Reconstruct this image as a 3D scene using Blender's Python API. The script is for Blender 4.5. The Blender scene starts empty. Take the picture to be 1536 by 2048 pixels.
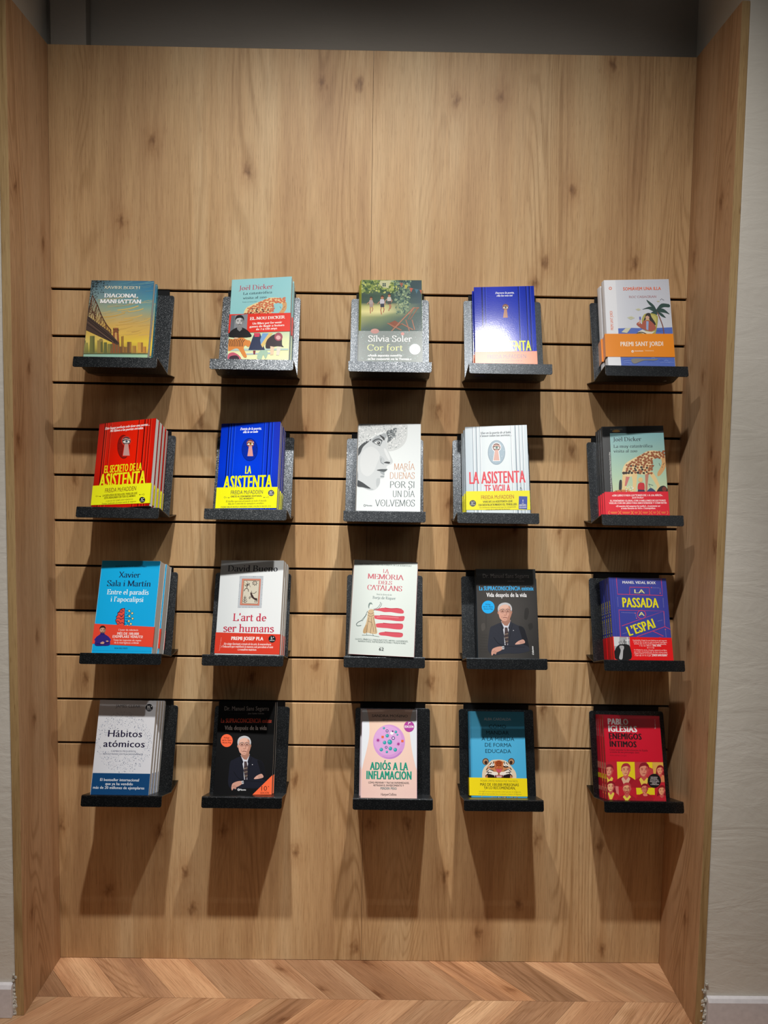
import bpy, bmesh, math, random
from mathutils import Vector, Matrix
from math import sin, cos, radians, pi

# ------------------------------------------------------------------ camera
SC = bpy.context.scene
COL = SC.collection
cam_d = bpy.data.cameras.new('camera')
cam = bpy.data.objects.new('camera', cam_d)
COL.objects.link(cam)
cam_d.sensor_fit = 'HORIZONTAL'
cam_d.sensor_width = 36.0
cam_d.lens = 36.0 * 1579.04 / 1536
cam_d.clip_start = 0.02
CAM_R = ((0.99984653, 0.00916559, -0.01492985),
         (-0.00806149, 0.99734279, 0.07240426),
         (0.01555381, -0.07227279, 0.99726362))
m = Matrix.Identity(4)
for r in range(3):
    m[r][0] = CAM_R[r][0]
    m[r][1] = CAM_R[r][2]
    m[r][2] = -CAM_R[r][1]
m.translation = (0.84984, -2.08115, 1.39092)
cam.matrix_world = m
SC.camera = cam

# ------------------------------------------------------------------ light and exposure
SC.view_settings.view_transform = 'Standard'
SC.view_settings.look = 'None'
SC.view_settings.gamma = 1.0
SC.view_settings.use_curve_mapping = False
SC.view_settings.exposure = 0.0

world = bpy.data.worlds.new('shop_ambient')
SC.world = world
world.use_nodes = True
bg = world.node_tree.nodes['Background']
bg.inputs[0].default_value = (1.0, 0.95, 0.88, 1)
bg.inputs[1].default_value = 0.02

def spot(name, loc, target, power, angle, blend, size, color=(1, 0.975, 0.935)):
    d = bpy.data.lights.new(name, 'SPOT')
    d.energy = power
    d.color = color
    d.spot_size = radians(angle)
    d.spot_blend = blend
    d.shadow_soft_size = size
    o = bpy.data.objects.new(name, d)
    COL.objects.link(o)
    o.location = loc
    o.rotation_euler = (Vector(target) - Vector(loc)).to_track_quat('-Z', 'Y').to_euler()
    return o

def area(name, loc, target, power, sx, sy, color=(1, 0.96, 0.9)):
    d = bpy.data.lights.new(name, 'AREA')
    d.shape = 'RECTANGLE'
    d.size = sx
    d.size_y = sy
    d.energy = power
    d.color = color
    o = bpy.data.objects.new(name, d)
    COL.objects.link(o)
    o.location = loc
    o.rotation_euler = (Vector(target) - Vector(loc)).to_track_quat('-Z', 'Y').to_euler()
    return o

# two ceiling track spots aimed at the display, plus the shop's ceiling lights behind the viewer
for lx, tx in ((0.565, 0.50), (1.128, 1.08)):
    spot('track_spot_beam', (lx, -1.216, 2.845), (tx, 0, 0.90), 66, 96, 1.0, 0.026)      # wide beam of each spot
    spot('track_spot_beam', (lx, -1.216, 2.845), (0.5 * (tx + lx), 0, 0.26), 128, 43, 1.0, 0.026)       # narrow beam added at the same point to brighten the lower wall
area('ceiling_light', (0.2, -4.2, 3.1), (0.6, -1.5, 0), 4.5, 1.6, 0.5)
area('ceiling_light', (2.6, -3.4, 3.1), (2.0, -1.0, 0), 4.0, 1.2, 0.5)

# ------------------------------------------------------------------ material helpers
def lin(h):
    h = h.lstrip('#')
    v = [int(h[i:i + 2], 16) / 255 for i in (0, 2, 4)]
    return tuple((c / 12.92 if c <= 0.04045 else ((c + 0.055) / 1.055) ** 2.4) for c in v)

class NT:
    """small helper around a material's node tree"""
    def __init__(self, name, rough=0.5, spec=0.5, metal=0.0):
        self.m = bpy.data.materials.new(name)
        self.m.use_nodes = True
        self.t = self.m.node_tree
        self.b = self.t.nodes['Principled BSDF']
        self.b.inputs['Roughness'].default_value = rough
        self.b.inputs['Specular IOR Level'].default_value = spec
        self.b.inputs['Metallic'].default_value = metal
    def n(self, kind, **kw):
        nd = self.t.nodes.new(kind)
        for k, v in kw.items():
            setattr(nd, k, v)
        return nd
    def l(self, a, b):
        self.t.links.new(a, b)
    def coords(self, kind='Object', scale=(1, 1, 1), loc=(0, 0, 0)):
        tc = self.n('ShaderNodeTexCoord')
        mp = self.n('ShaderNodeMapping')
        mp.inputs['Scale'].default_value = scale
        mp.inputs['Location'].default_value = loc
        self.l(tc.outputs[kind], mp.inputs['Vector'])
        return mp.outputs['Vector']
    def noise(self, vec, scale=1.0, detail=3.0, rough=0.5, dist=0.0):
        n = self.n('ShaderNodeTexNoise')
        n.inputs['Scale'].default_value = scale
        n.inputs['Detail'].default_value = detail
        n.inputs['Roughness'].default_value = rough
        n.inputs['Distortion'].default_value = dist
        self.l(vec, n.inputs['Vector'])
        return n.outputs['Fac']
    def ramp(self, fac, stops):
        r = self.n('ShaderNodeValToRGB')
        els = r.color_ramp.elements
        while len(els) < len(stops):
            els.new(0.5)
        for e, (p, c) in zip(els, stops):
            e.position = p
            e.color = (*(lin(c) if isinstance(c, str) else c), 1)
        self.l(fac, r.inputs['Fac'])
        return r.outputs['Color']
    def mix(self, fac, a, b, mode='MIX'):
        x = self.n('ShaderNodeMix', data_type='RGBA', blend_type=mode)
        ins = [i for i in x.inputs if i.enabled]
        for s, v in zip(ins, (fac, a, b)):
            if isinstance(v, (int, float)):
                s.default_value = v
            elif isinstance(v, str):
                s.default_value = (*lin(v), 1)
            elif isinstance(v, tuple):
                s.default_value = (*v, 1)
            else:
                self.l(v, s)
        return [o for o in x.outputs if o.enabled][0]
    def math(self, op, a, b=0.0, c=0.0):
        x = self.n('ShaderNodeMath', operation=op)
        for s, v in zip(x.inputs, (a, b, c)):
            if isinstance(v, (int, float)):
                s.default_value = v
            else:
                self.l(v, s)
        return x.outputs[0]
    def bump(self, h, strength=0.2, dist=0.001):
        b = self.n('ShaderNodeBump')
        b.inputs['Strength'].default_value = strength
        b.inputs['Distance'].default_value = dist
        self.l(h, b.inputs['Height'])
        self.l(b.outputs['Normal'], self.b.inputs['Normal'])
    def color(self, c):
        if isinstance(c, str):
            self.b.inputs['Base Color'].default_value = (*lin(c), 1)
        else:
            self.l(c, self.b.inputs['Base Color'])

def wood(name, dark, mid, light, kind='Object', grain='z', shift=(0, 0, 0), rough=0.5, tone=False, knots=True, contrast=1.0):
    w = NT(name, rough=rough, spec=0.3)
    def sc(a, g):
        return (a, a, g) if grain == 'z' else (g, a, a)
    band = w.noise(w.coords(kind, sc(9, 0.75), shift), 1, 4, 0.55, 0.5)
    base = w.ramp(band, [(0.28, dark), (0.5, mid), (0.72, light)])
    wide = w.noise(w.coords(kind, sc(2.6, 1.1), shift), 1, 3, 0.5, 0.3)
    wr = w.ramp(wide, [(0.3, (0.86, 0.82, 0.78)), (0.7, (1.06, 1.07, 1.08))])
    base = w.mix(0.85, base, wr, 'MULTIPLY')
    streak = w.noise(w.coords(kind, sc(95, 2.2), shift), 1, 4, 0.65, 0.4)
    base = w.mix(0.6, base, w.ramp(streak, [(0.32, (0.84, 0.80, 0.75)), (0.52, (1.0, 1.0, 1.0)), (0.72, (1.08, 1.07, 1.05))]), 'MULTIPLY')
    fib = w.noise(w.coords(kind, sc(480, 11), shift), 1, 3, 0.65)
    fr = w.ramp(fib, [(0.33, (0.66, 0.60, 0.55)), (0.5, (0.98, 0.98, 0.98)), (0.68, (1.12, 1.12, 1.12))])
    base = w.mix(min(1.0, 0.62 * contrast), base, fr, 'MULTIPLY')
    # short dark pores
    pore = w.noise(w.coords(kind, sc(700, 26), shift), 1, 1, 0.5)
    base = w.mix(0.7, base, w.ramp(pore, [(0.27, (0.55, 0.47, 0.4)), (0.34, (1, 1, 1))]), 'MULTIPLY')
    # cathedral figure: contour lines of a stretched noise, only in some bands
    fig = w.noise(w.coords(kind, sc(5.5, 0.6), shift), 1, 1.5, 0.5, 0.7)
    rings = w.math('SINE', w.math('MULTIPLY', fig, 210.0))
    rr = w.ramp(w.math('MULTIPLY_ADD', rings, 0.5, 0.5), [(0.0, (0.72, 0.66, 0.58)), (0.35, (0.98, 0.98, 0.98)), (1.0, (1.05, 1.05, 1.05))])
    mask = w.ramp(w.noise(w.coords(kind, sc(7, 0.5), (3.1, 1.7, 5.2)), 1, 1, 0.5), [(0.5, (0, 0, 0)), (0.62, (0.75, 0.75, 0.75))])
    base = w.mix(mask, base, w.mix(1.0, base, rr, 'MULTIPLY'))
    if knots:
        v = w.n('ShaderNodeTexVoronoi')
        v.voronoi_dimensions = '2D'
        v.inputs['Scale'].default_value = 1.0
        nz = w.n('ShaderNodeTexNoise')
        nz.inputs['Scale'].default_value = 14
        cv = w.coords(kind, sc(5.5, 2.9), shift)
        w.l(cv, nz.inputs['Vector'])
        vm = w.n('ShaderNodeVectorMath', operation='MULTIPLY_ADD')
        w.l(nz.outputs['Color'], vm.inputs[0])
        vm.inputs[1].default_value = (0.12, 0.12, 0.12)
        w.l(cv, vm.inputs[2])
        sp = w.n('ShaderNodeSeparateXYZ')
        cb = w.n('ShaderNodeCombineXYZ')
        w.l(vm.outputs[0], sp.inputs[0])
        if grain == 'z':
            w.l(w.math('ADD', sp.outputs[0], sp.outputs[1]), cb.inputs[0])
            w.l(sp.outputs[2], cb.inputs[1])
        else:
            w.l(sp.outputs[1], cb.inputs[0])
            w.l(sp.outputs[0], cb.inputs[1])
        w.l(cb.outputs[0], v.inputs['Vector'])
        kr = w.ramp(v.outputs['Distance'], [(0.0, (0.3, 0.2, 0.14)), (0.03, (0.55, 0.44, 0.36)), (0.07, (0.86, 0.8, 0.75)), (0.16, (0.97, 0.95, 0.94)), (0.24, (1, 1, 1))])
        base = w.mix(0.85, base, kr, 'MULTIPLY')
    if tone:
        at = w.n('ShaderNodeAttribute', attribute_name='tone')
        base = w.mix(1.0, base, at.outputs['Color'], 'MULTIPLY')
    w.color(base)
    w.bump(fib, 0.12, 0.0006)
    return w.m

def plaster(name, c1, c2, scale=1.0):
    w = NT(name, rough=0.85, spec=0.2)
    v = w.coords('Object')
    big = w.noise(v, 3.0 * scale, 4)
    w.color(w.ramp(big, [(0.3, c1), (0.7, c2)]))
    mp = w.noise(w.coords('Object', (6, 6, 22)), 1, 5, 0.6, 0.8)
    fine = w.noise(v, 60, 3)
    w.bump(w.math('MULTIPLY_ADD', fine, 0.25, mp), 0.5, 0.004)
    return w.m

def plain(name, c, rough=0.5, spec=0.4, metal=0.0, nscale=80, amount=0.06):
    """one colour with a little procedural unevenness"""
    w = NT(name, rough, spec, metal)
    n = w.noise(w.coords('Object'), nscale, 2)
    a = lin(c)
    w.color(w.ramp(n, [(0.3, tuple(x * (1 - amount) for x in a)), (0.7, tuple(min(1, x * (1 + amount)) for x in a))]))
    return w.m

def printed(name, rough, spec, bump=0.0):
    """printed paper: the ink colours are stored on the artwork's faces"""
    w = NT(name, rough, spec)
    at = w.n('ShaderNodeAttribute', attribute_name='ink')
    w.color(w.mix(1.0, at.outputs['Color'], (0.88, 0.88, 0.88), 'MULTIPLY'))
    if bump:
        w.bump(w.noise(w.coords('Object'), 420, 2), bump, 0.0004)
    return w.m

def speckled_metal(name):
    w = NT(name, rough=0.33, spec=0.5, metal=1.0)
    v = w.n('ShaderNodeTexVoronoi')
    v.inputs['Scale'].default_value = 1300
    w.l(w.coords('Object'), v.inputs['Vector'])
    sep = w.n('ShaderNodeSeparateColor')
    w.l(v.outputs['Color'], sep.inputs[0])
    w.color(w.ramp(sep.outputs[0], [(0.0, (0.03, 0.034, 0.038)), (0.8, (0.055, 0.06, 0.066)), (0.94, (0.085, 0.09, 0.095)), (0.985, (0.28, 0.29, 0.3))]))
    geo = w.n('ShaderNodeNewGeometry')
    sub = w.n('ShaderNodeVectorMath', operation='SUBTRACT')
    w.l(v.outputs['Color'], sub.inputs[0])
    sub.inputs[1].default_value = (0.5, 0.5, 0.5)
    mad = w.n('ShaderNodeVectorMath', operation='MULTIPLY_ADD')
    w.l(sub.outputs[0], mad.inputs[0])
    mad.inputs[1].default_value = (0.11, 0.11, 0.11)
    w.l(geo.outputs['Normal'], mad.inputs[2])
    nm = w.n('ShaderNodeVectorMath', operation='NORMALIZE')
    w.l(mad.outputs[0], nm.inputs[0])
    w.l(nm.outputs[0], w.b.inputs['Normal'])
    return w.m

M = {}
M['oak'] = wood('oak_laminate', '#b08a62', '#c6a276', '#d4b68c')
M['oak_side'] = wood('oak_laminate_side', '#ab825c', '#bf9872', '#cca984', shift=(5.3, 2.2, 1.4), knots=True)
M['oak_edge'] = wood('oak_edge_band', '#a88a5e', '#b7986a', '#c5a87a', shift=(1.3, 7.2, 3.4), knots=False)
M['parquet'] = wood('oak_parquet', '#a1785a', '#bd906c', '#d6ae88', kind='UV', grain='x', tone=True, knots=True, contrast=1.5)
M['groove'] = plain('slot_black', '#0d0706', 0.7, 0.2)  # near-black, for the slot backs and the subfloor
M['plaster'] = plaster('wall_plaster', '#d8d2c6', '#e2dcd2')
M['plaster_dark'] = plaster('alcove_paint', '#8f8880', '#9a938a', 0.6)
M['filler'] = plaster('rough_filler', '#b9b4a8', '#d6d3ca', 8)
M['skirting'] = plain('skirting_paint', '#dedadd', 0.4, 0.4)
M['metal'] = speckled_metal('speckled_charcoal_steel')
M['hook'] = plain('black_steel', '#111214', 0.5, 0.4, 0.3)
M['gloss'] = printed('printed_cover_gloss', 0.125, 0.4, 0.15)
M['satin'] = printed('printed_cover_satin', 0.36, 0.45)
M['matte'] = printed('printed_cover_matte', 0.6, 0.3)
M['dull'] = printed('printed_cover_dull', 0.5, 0.12)
M['band'] = printed('printed_paper_band', 0.32, 0.4, 0.06)
def page_mat():
    w = NT('page_edges', 0.8, 0.2)
    n = w.noise(w.coords('Object', (8, 2600, 8)), 1, 2)
    w.color(w.ramp(n, [(0.3, '#b9b6b0'), (0.7, '#e6e3dd')]))
    return w.m
M['page'] = page_mat()

# ------------------------------------------------------------------ mesh helpers
def mesh_obj(name, verts, faces, mats, parent=None, fmat=None, uv=None, smooth=False):
    me = bpy.data.meshes.new(name)
    me.from_pydata([tuple(v) for v in verts], [], faces)
    for mm in (mats if isinstance(mats, (list, tuple)) else [mats]):
        me.materials.append(mm)
    if fmat:
        for p, k in zip(me.polygons, fmat):
            p.material_index = k
    if smooth:
        for p in me.polygons:
            p.use_smooth = True
    me.update()
    o = bpy.data.objects.new(name, me)
    COL.objects.link(o)
    if parent:
        o.parent = parent
    return o

BOXF = [(0, 3, 2, 1), (4, 5, 6, 7), (0, 1, 5, 4), (1, 2, 6, 5), (2, 3, 7, 6), (3, 0, 4, 7)]
def box_vf(x0, x1, y0, y1, z0, z1):
    return [(x0, y0, z0), (x1, y0, z0), (x1, y1, z0), (x0, y1, z0), (x0, y0, z1), (x1, y0, z1), (x1, y1, z1), (x0, y1, z1)], list(BOXF)

class MB:
    """collects pieces of ONE part"""
    def __init__(self):
        self.v, self.f, self.k = [], [], []
    def add(self, v, f, k=0):
        b = len(self.v)
        self.v += v
        self.f += [tuple(i + b for i in q) for q in f]
        self.k += [k] * len(f)
        return self
    def box(self, *a, k=0):
        return self.add(*box_vf(*a), k)
    def prism_x(self, prof, x0, x1, k=0):
        """closed (y, z) profile extruded along x"""
        n = len(prof)
        v = [(x0, y, z) for y, z in prof] + [(x1, y, z) for y, z in prof]
        f = [tuple(range(n - 1, -1, -1)), tuple(range(n, 2 * n))]
        f += [(i, (i + 1) % n, n + (i + 1) % n, n + i) for i in range(n)]
        return self.add(v, f, k)
    def build(self, name, mats, parent=None, bevel=0.0):
        o = mesh_obj(name, self.v, self.f, mats, parent, self.k)
        bm = bmesh.new()
        bm.from_mesh(o.data)
        bmesh.ops.recalc_face_normals(bm, faces=bm.faces)
        if bevel:
            es = [e for e in bm.edges if len(e.link_faces) == 2 and e.calc_face_angle(0) > 0.6]
            bmesh.ops.bevel(bm, geom=es, offset=bevel, segments=2, affect='EDGES', profile=0.5)
        bm.to_mesh(o.data)
        bm.free()
        return o

def tag(o, label, cat, group=None):
    o['label'] = label
    o['category'] = cat
    if group:
        o['group'] = group
    return o

def struct(o):
    o['kind'] = 'structure'
    return o

def empty(name, loc=(0, 0, 0)):
    o = bpy.data.objects.new(name, None)
    o.empty_display_size = 0.02
    COL.objects.link(o)
    o.location = loc
    return o

# ------------------------------------------------------------------ the alcove
W, H, GAP, Z0 = 1.6494, 2.41255, 0.12, 1.80515
DL, DR = 0.225, 0.25

# chevron parquet: two oblique rows seen in the alcove, more in front of it
def floor_planks():
    rnd = random.Random(7)
    v, f, uv, tone = [], [], [], []
    y1 = 0.344
    pitch, row = 0.132, 0.5
    r = 0
    while y1 > -3.2:
        y0 = y1 - row
        skew = 0.43 if r % 2 == 0 else -0.43
        k = -22
        while k * pitch < 4.2:
            xa = -1.0 + k * pitch
            xb = xa + pitch - 0.0008
            # at the upper (far) edge the plank is shifted against its lower edge
            q = [(xa + skew, y0 + 0.0004), (xb + skew, y0 + 0.0004), (xb, y1 - 0.0004), (xa, y1 - 0.0004)]
            ln = math.hypot(skew, row)
            ox, oy = rnd.uniform(0, 50), rnd.uniform(0, 50)
            u = [(ox, oy), (ox, oy + 0.1), (ox + ln, oy + 0.1), (ox + ln, oy)]
            yc = -0.004
            b = len(v)
            if y1 > 0.02:      # the row runs under the back panel: cut it just behind the panel face
                t = (y1 - 0.012) / row
                q[2] = (xb + skew * t, 0.012)
                q[3] = (xa + skew * t, 0.012)
                u[2] = (ox + ln * (1 - t), oy + 0.1)
                u[3] = (ox + ln * (1 - t), oy)
            v += [(x, y, 0.0) for x, y in q] + [(x, y, -0.012) for x, y in q]
            f += [(b, b + 1, b + 2, b + 3), (b, b + 4, b + 5, b + 1), (b + 1, b + 5, b + 6, b + 2), (b + 2, b + 6, b + 7, b + 3), (b + 3, b + 7, b + 4, b)]
            t = rnd.uniform(0.72, 1.2)
            w_ = rnd.uniform(-0.03, 0.03)
            tone.append((t, t * (0.98 - w_), t * (0.96 - 2 * w_), 1))
            uv.append(u)
            k += 1
        y1 = y0
        r += 1
    o = mesh_obj('floor', v, f, M['parquet'])
    me = o.data
    me.uv_layers.new(name='grain')
    me.color_attributes.new('tone', 'FLOAT_COLOR', 'CORNER')
    fu, fc = [], []
    for i, p in enumerate(me.polygons):
        pl = i // 5
        for j in range(4):
            fu.extend(uv[pl][j] if i % 5 == 0 else uv[pl][0])
            fc.extend(tone[pl])
    me.uv_layers['grain'].data.foreach_set('uv', fu)
    me.color_attributes['tone'].data.foreach_set('color', fc)
    return struct(o)
floor_planks()
sub = MB().box(-2.6, 4.4, -3.3, 0.3, -0.06, -0.012).build('floor_subfloor', M['groove'])
struct(sub)

# plaster walls: behind the boards, the alcove cheeks above the side boards, the shop wall left and right
struct(MB().box(-0.4, 2.1, 0.055, 0.2, 0, 3.3).build('wall_back', M['plaster_dark']))
struct(MB().box(0.0, 0.091, 0.019, 0.055, 0, 3.3).build('wall_pilaster', M['plaster_dark'], bevel=0.002))
def cheek(name, x0, x1, y0):
    return struct(MB().box(x0, x1, y0, 0.2, 0, 3.3).build(name, M['plaster'], bevel=0.003))
cheek('wall_left', -2.5, -0.0205, -DL + 0.004)
cheek('wall_right', W + 0.0175, 4.2, -DR + 0.004)

# skirting with its chamfered top, and the crumbly filler beside the boards
def skirting(name, x0, x1, y):
    return struct(MB().prism_x([(y, 0.0005), (y - 0.014, 0.0005), (y - 0.014, 0.074), (y - 0.009, 0.082), (y, 0.084)], x0, x1).build(name, M['skirting'], bevel=0.0008))
skirting('baseboard_left', -2.5, -0.026, -DL + 0.0038)
skirting('baseboard_right', W + 0.0245, 4.2, -DR + 0.0038)

def filler(name, x0, x1, y0, hgt, seed):
    rnd = random.Random(seed)
    bm = bmesh.new()
    for k in range(46):
        z = abs(rnd.gauss(0, 0.45)) * hgt
        if z > hgt:
            continue
        s = rnd.uniform(0.0015, 0.0045)
        mt = Matrix.Translation((rnd.uniform(x0, x1), y0 - rnd.uniform(0, 0.0012), z + s)) @ Matrix.Diagonal((s, s * 0.7, s * rnd.uniform(0.7, 1.8), 1))
        bmesh.ops.create_icosphere(bm, subdivisions=1, radius=1, matrix=mt)
    for vtx in bm.verts:
        vtx.co += Vector((rnd.uniform(-1, 1), rnd.uniform(-1, 1), rnd.uniform(-1, 1))) * 0.0007
    me = bpy.data.meshes.new(name)
    bm.to_mesh(me)
    bm.free()
    me.materials.append(M['filler'])
    o = bpy.data.objects.new(name, me)
    COL.objects.link(o)
    return struct(o)
filler('trim_1', -0.025, -0.019, -DL + 0.002, 0.10, 3)
filler('trim_2', W + 0.012, W + 0.0235, -DR + 0.002, 0.13, 5)

# slotted oak back boards: two boards meeting at a fine joint, eleven slots each
def slat_panel(x0, x1, label):
    zs = [Z0 - GAP * k for k in range(11)]
    g = 0.0031
    mb = MB()
    top = H
    lo = None
    edges = [H] + [z for z in zs] + [0.0004]
    for k in range(12):
        za = edges[k] - (g if k else 0)
        zb = edges[k + 1] + (g if k < 11 else 0)
        c = 0.0011
        mb.prism_x([(0.018, zb), (c, zb), (0, zb + c), (0, za - c), (c, za), (0.018, za)], x0, x1, 0)
    for z in zs:
        mb.box(x0, x1, 0.0085, 0.018, z - g, z + g, k=1)
    o = mb.build('slatwall_panel', [M['oak'], M['groove']])
    return tag(o, label, 'wall panel', 'slotted oak back boards')
slat_panel(0.0006, W / 2 - 0.0004, 'oak slatwall board with eleven dark slots, left of the fine centre joint')
slat_panel(W / 2 + 0.0004, W - 0.0022, 'oak slatwall board with eleven dark slots, right of the fine centre joint')

def side_board(x0, x1, y0, label, inner):
    t = empty('side_panel', ((x0 + x1) / 2, (y0 + 0.018) / 2, 0))
    tag(t, label, 'side panel', 'oak side boards of the alcove')
    xc, yc = t.location.x, t.location.y
    o = MB().box(x0 - xc, x1 - xc, y0 + 0.0008 - yc, 0.018 - yc, 0.0004, H).build('board', M['oak_side'], t)
    e = MB().box(x0 - xc, x1 - xc, y0 - yc, y0 + 0.0008 - yc, 0.0004, H).build('edge_band', M['oak_edge'], t, bevel=0.0003)
    e['label'] = 'paler front edge band'
    return t
side_board(-0.020, 0.0, -DL, 'oak side board lining the left of the alcove', 1)
side_board(W - 0.0018, W + 0.0165, -DR, 'oak side board lining the right of the alcove', -1)

# ------------------------------------------------------------------ display shelves
SW, SHH, YB = 0.200, 0.2079, 0.0751          # width, backrest height, backrest foot distance from wall
FDY, FDZ, LEY, LEZ = 0.0903, 0.0288, 0.0072, 0.0244
ZTOP = 0.0135
TA = radians(19.86)
FT = radians(17.7)
TH = 0.0018

def sheet(name, p0, p1, w, parent, r0=0.0, r1=0.0, off=(0, 0), mat=None):
    """bent-sheet panel between two (y, z) lines; r0 / r1 round the corners at p0 / p1"""
    d = Vector((p1[0] - p0[0], p1[1] - p0[1]))
    ln = d.length
    d.normalize()
    nrm = Vector((-d.y, d.x)) * TH
    out = []
    def corner(cx, cy, r, a0):
        if r <= 0:
            return [(cx, cy)]
        return [(cx + r * cos(radians(a0 + t)), cy + r * sin(radians(a0 + t))) for t in range(0, 91, 15)]
    h = w / 2
    out += corner(-h + r0, r0, r0, 180) if r0 else [(-h, 0)]
    out += corner(h - r0, r0, r0, 270) if r0 else [(h, 0)]
    out += corner(h - r1, ln - r1, r1, 0) if r1 else [(h, ln)]
    out += corner(-h + r1, ln - r1, r1, 90) if r1 else [(-h, ln)]
    n = len(out)
    v = []
    for s in (0, 1):
        for x, t in out:
            v.append((x, p0[0] + d.x * t + nrm.x * s, p0[1] + d.y * t + nrm.y * s))
    f = [tuple(range(n)), tuple(range(2 * n - 1, n - 1, -1))] + [(i, n + i, n + (i + 1) % n, (i + 1) % n) for i in range(n)]
    mb = MB().add(v, f)
    return mb.build(name, mat or M['metal'], parent, bevel=0.0003)

def make_shelf():
    t = empty('display_shelf')
    zb = -SHH
    # the empty sits at the wall, level with the top of the backrest
    sheet('back_plate', (-YB, zb), (-0.0012, 0.0), SW, t, r1=0.007)
    sheet('shelf_plate', (-YB - FDY, zb + FDZ), (-YB, zb), SW, t)
    sheet('front_lip', (-YB - FDY - LEY, zb + FDZ - LEZ), (-YB - FDY, zb + FDZ), SW, t, r0=0.005)
    sheet('return_plate', (-YB + 0.0005, zb - 0.0004), (-0.0006, zb - 0.0004), SW - 0.002, t)
    hk = MB().box(-SW / 2 + 0.0125, SW / 2 - 0.0125, -0.0022, -0.0004, -0.004, ZTOP + 0.0005)
    hk.box(-SW / 2 + 0.0125, SW / 2 - 0.0125, -0.0022, 0.0075, ZTOP - 0.0008, ZTOP + 0.0008)
    o = hk.build('hook', M['hook'], t)
    o['label'] = 'flat black hook strip'
    return t

def copy_tree(o, parent=None):
    c = o.copy()
    COL.objects.link(c)
    if parent:
        c.parent = parent
    for ch in list(o.children):
        copy_tree(ch, c)
    return c

# per book: shelf middle, stack depth; placement; cover corners
POSE = {
    'A1':((0.2194,0.033,0.033),(-0.0226,0.8,-0.8,0.1582,0.2426),((341,135),(1141,145),(1045,1256),(217,1247))),
    'A2':((0.5452,0.04,0.04),(0.0053,0.6,6.5,0.1555,0.2533),((411,129),(1175,86),(1131,1251),(341,1286))),
    'A3':((0.8764,0.045,0.045),(0.0043,0.4,0.7,0.1535,0.2516),((339,130),(1110,133),(1121,1289),(323,1285))),
    'A4':((1.1661,0.045,0.045),(-0.0012,0.0,4.2,0.1512,0.2389),((307,96),(1073,79),(1122,1180),(331,1193))),
    'A5':((1.4936,0.067,0.067),(-0.0013,-1.0,5.1,0.1600,0.2509),((356,98),(1151,85),(1237,1204),(413,1210))),
    'B1':((0.2224,0.088,0.088),(0.0017,0.9,13.6,0.1568,0.2272),((444,179),(1167,108),(1076,1228),(331,1281))),
    'B2':((0.5315,0.072,0.075),(-0.0039,-0.1,8.0,0.1535,0.2329),((342,148),(1095,122),(1037,1264),(262,1280))),
    'B3':((0.8689,0.078,0.08),(0.0089,-0.4,3.3,0.1572,0.2334),((369,149),(1163,151),(1154,1292),(335,1287))),
    'B4':((1.1454,0.079,0.084),(0.0034,0.3,7.4,0.1545,0.2313),((322,125),(1111,99),(1157,1238),(344,1255))),
    'B5':((1.4980,0.064,0.064),(-0.0013,-1.0,7.6,0.1526,0.2430),((329,147),(1084,134),(1163,1264),(382,1266))),
    'C1':((0.2262,0.09,0.092),(-0.0001,-0.5,3.4,0.1510,0.2330),((412,74),(1159,81),(1045,1271),(275,1258))),
    'C2':((0.5258,0.075,0.082),(0.0060,-0.5,6.2,0.1634,0.2398),((338,72),(1138,75),(1075,1296),(252,1284))),
    'C3':((0.8740,0.1,0.108),(-0.0078,-2.2,1.9,0.1605,0.2366),((314,61),(1124,99),(1074,1314),(240,1272))),
    'C4':((1.1764,0.048,0.058),(0.0121,0.6,0.5,0.1541,0.2307),((330,87),(1090,89),(1140,1246),(360,1244))),
    'C5':((1.5164,0.078,0.078),(0.0055,0.2,-2.0,0.1487,0.2101),((416,155),(1117,168),(1208,1186),(487,1177))),
    'D1':((0.2255,0.081,0.085),(-0.0104,-0.2,-0.3,0.1452,0.2313),((388,65),(1110,77),(1005,1290),(261,1279))),
    'D2':((0.5244,0.05,0.038),(-0.0060,0.7,-2.0,0.1479,0.2320),((311,88),(1032,90),(982,1280),(234,1282))),
    'D3':((0.9007,0.083,0.078),(-0.0097,0.0,1.1,0.1414,0.2178),((351,118),(1048,125),(1050,1268),(329,1259))),
    'D4':((1.1782,0.043,0.034),(-0.0025,-0.1,1.0,0.1433,0.2151),((318,147),(1011,156),(1056,1261),(340,1250))),
    'D5':((1.5296,0.076,0.068),(-0.0099,-0.6,0.8,0.1465,0.2092),((346,184),(1037,201),(1122,1249),(409,1231))),
}

SHELF_ON = {
 'A1': 'first shelf of the top row, holding the sunset bridge novel', 'A2': 'light sparkling shelf in the top row, holding the turquoise giraffe book', 'A3': 'centre shelf of the top row, holding the garden novel', 'A4': 'top row shelf holding the blue keyhole novel with orange band', 'A5': 'last shelf of the top row, holding the palm tree hardback',
 'B1': 'shelf holding the fanned red keyhole novels', 'B2': 'shelf holding the blue keyhole novels with yellow bands', 'B3': 'shelf holding the white hardback with the grey profile', 'B4': 'shelf holding the white door keyhole novels', 'B5': 'shelf holding the black-framed giraffe novels',
 'C1': 'shelf holding the cyan brain books', 'C2': 'shelf holding the white cave painting paperbacks', 'C3': 'shelf under the tilted thick hardback with red stripes', 'C4': 'shelf holding the portrait book with blue title', 'C5': 'shelf holding the blue football pitch books',
 'D1': 'shelf holding the white dotted paperbacks', 'D2': 'shelf holding the black portrait paperbacks with orange corner', 'D3': 'shelf holding the pink torso paperbacks', 'D4': 'shelf holding the tiger hardback', 'D5': 'shelf holding the scarlet portrait grid paperbacks'}
proto = make_shelf()
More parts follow.
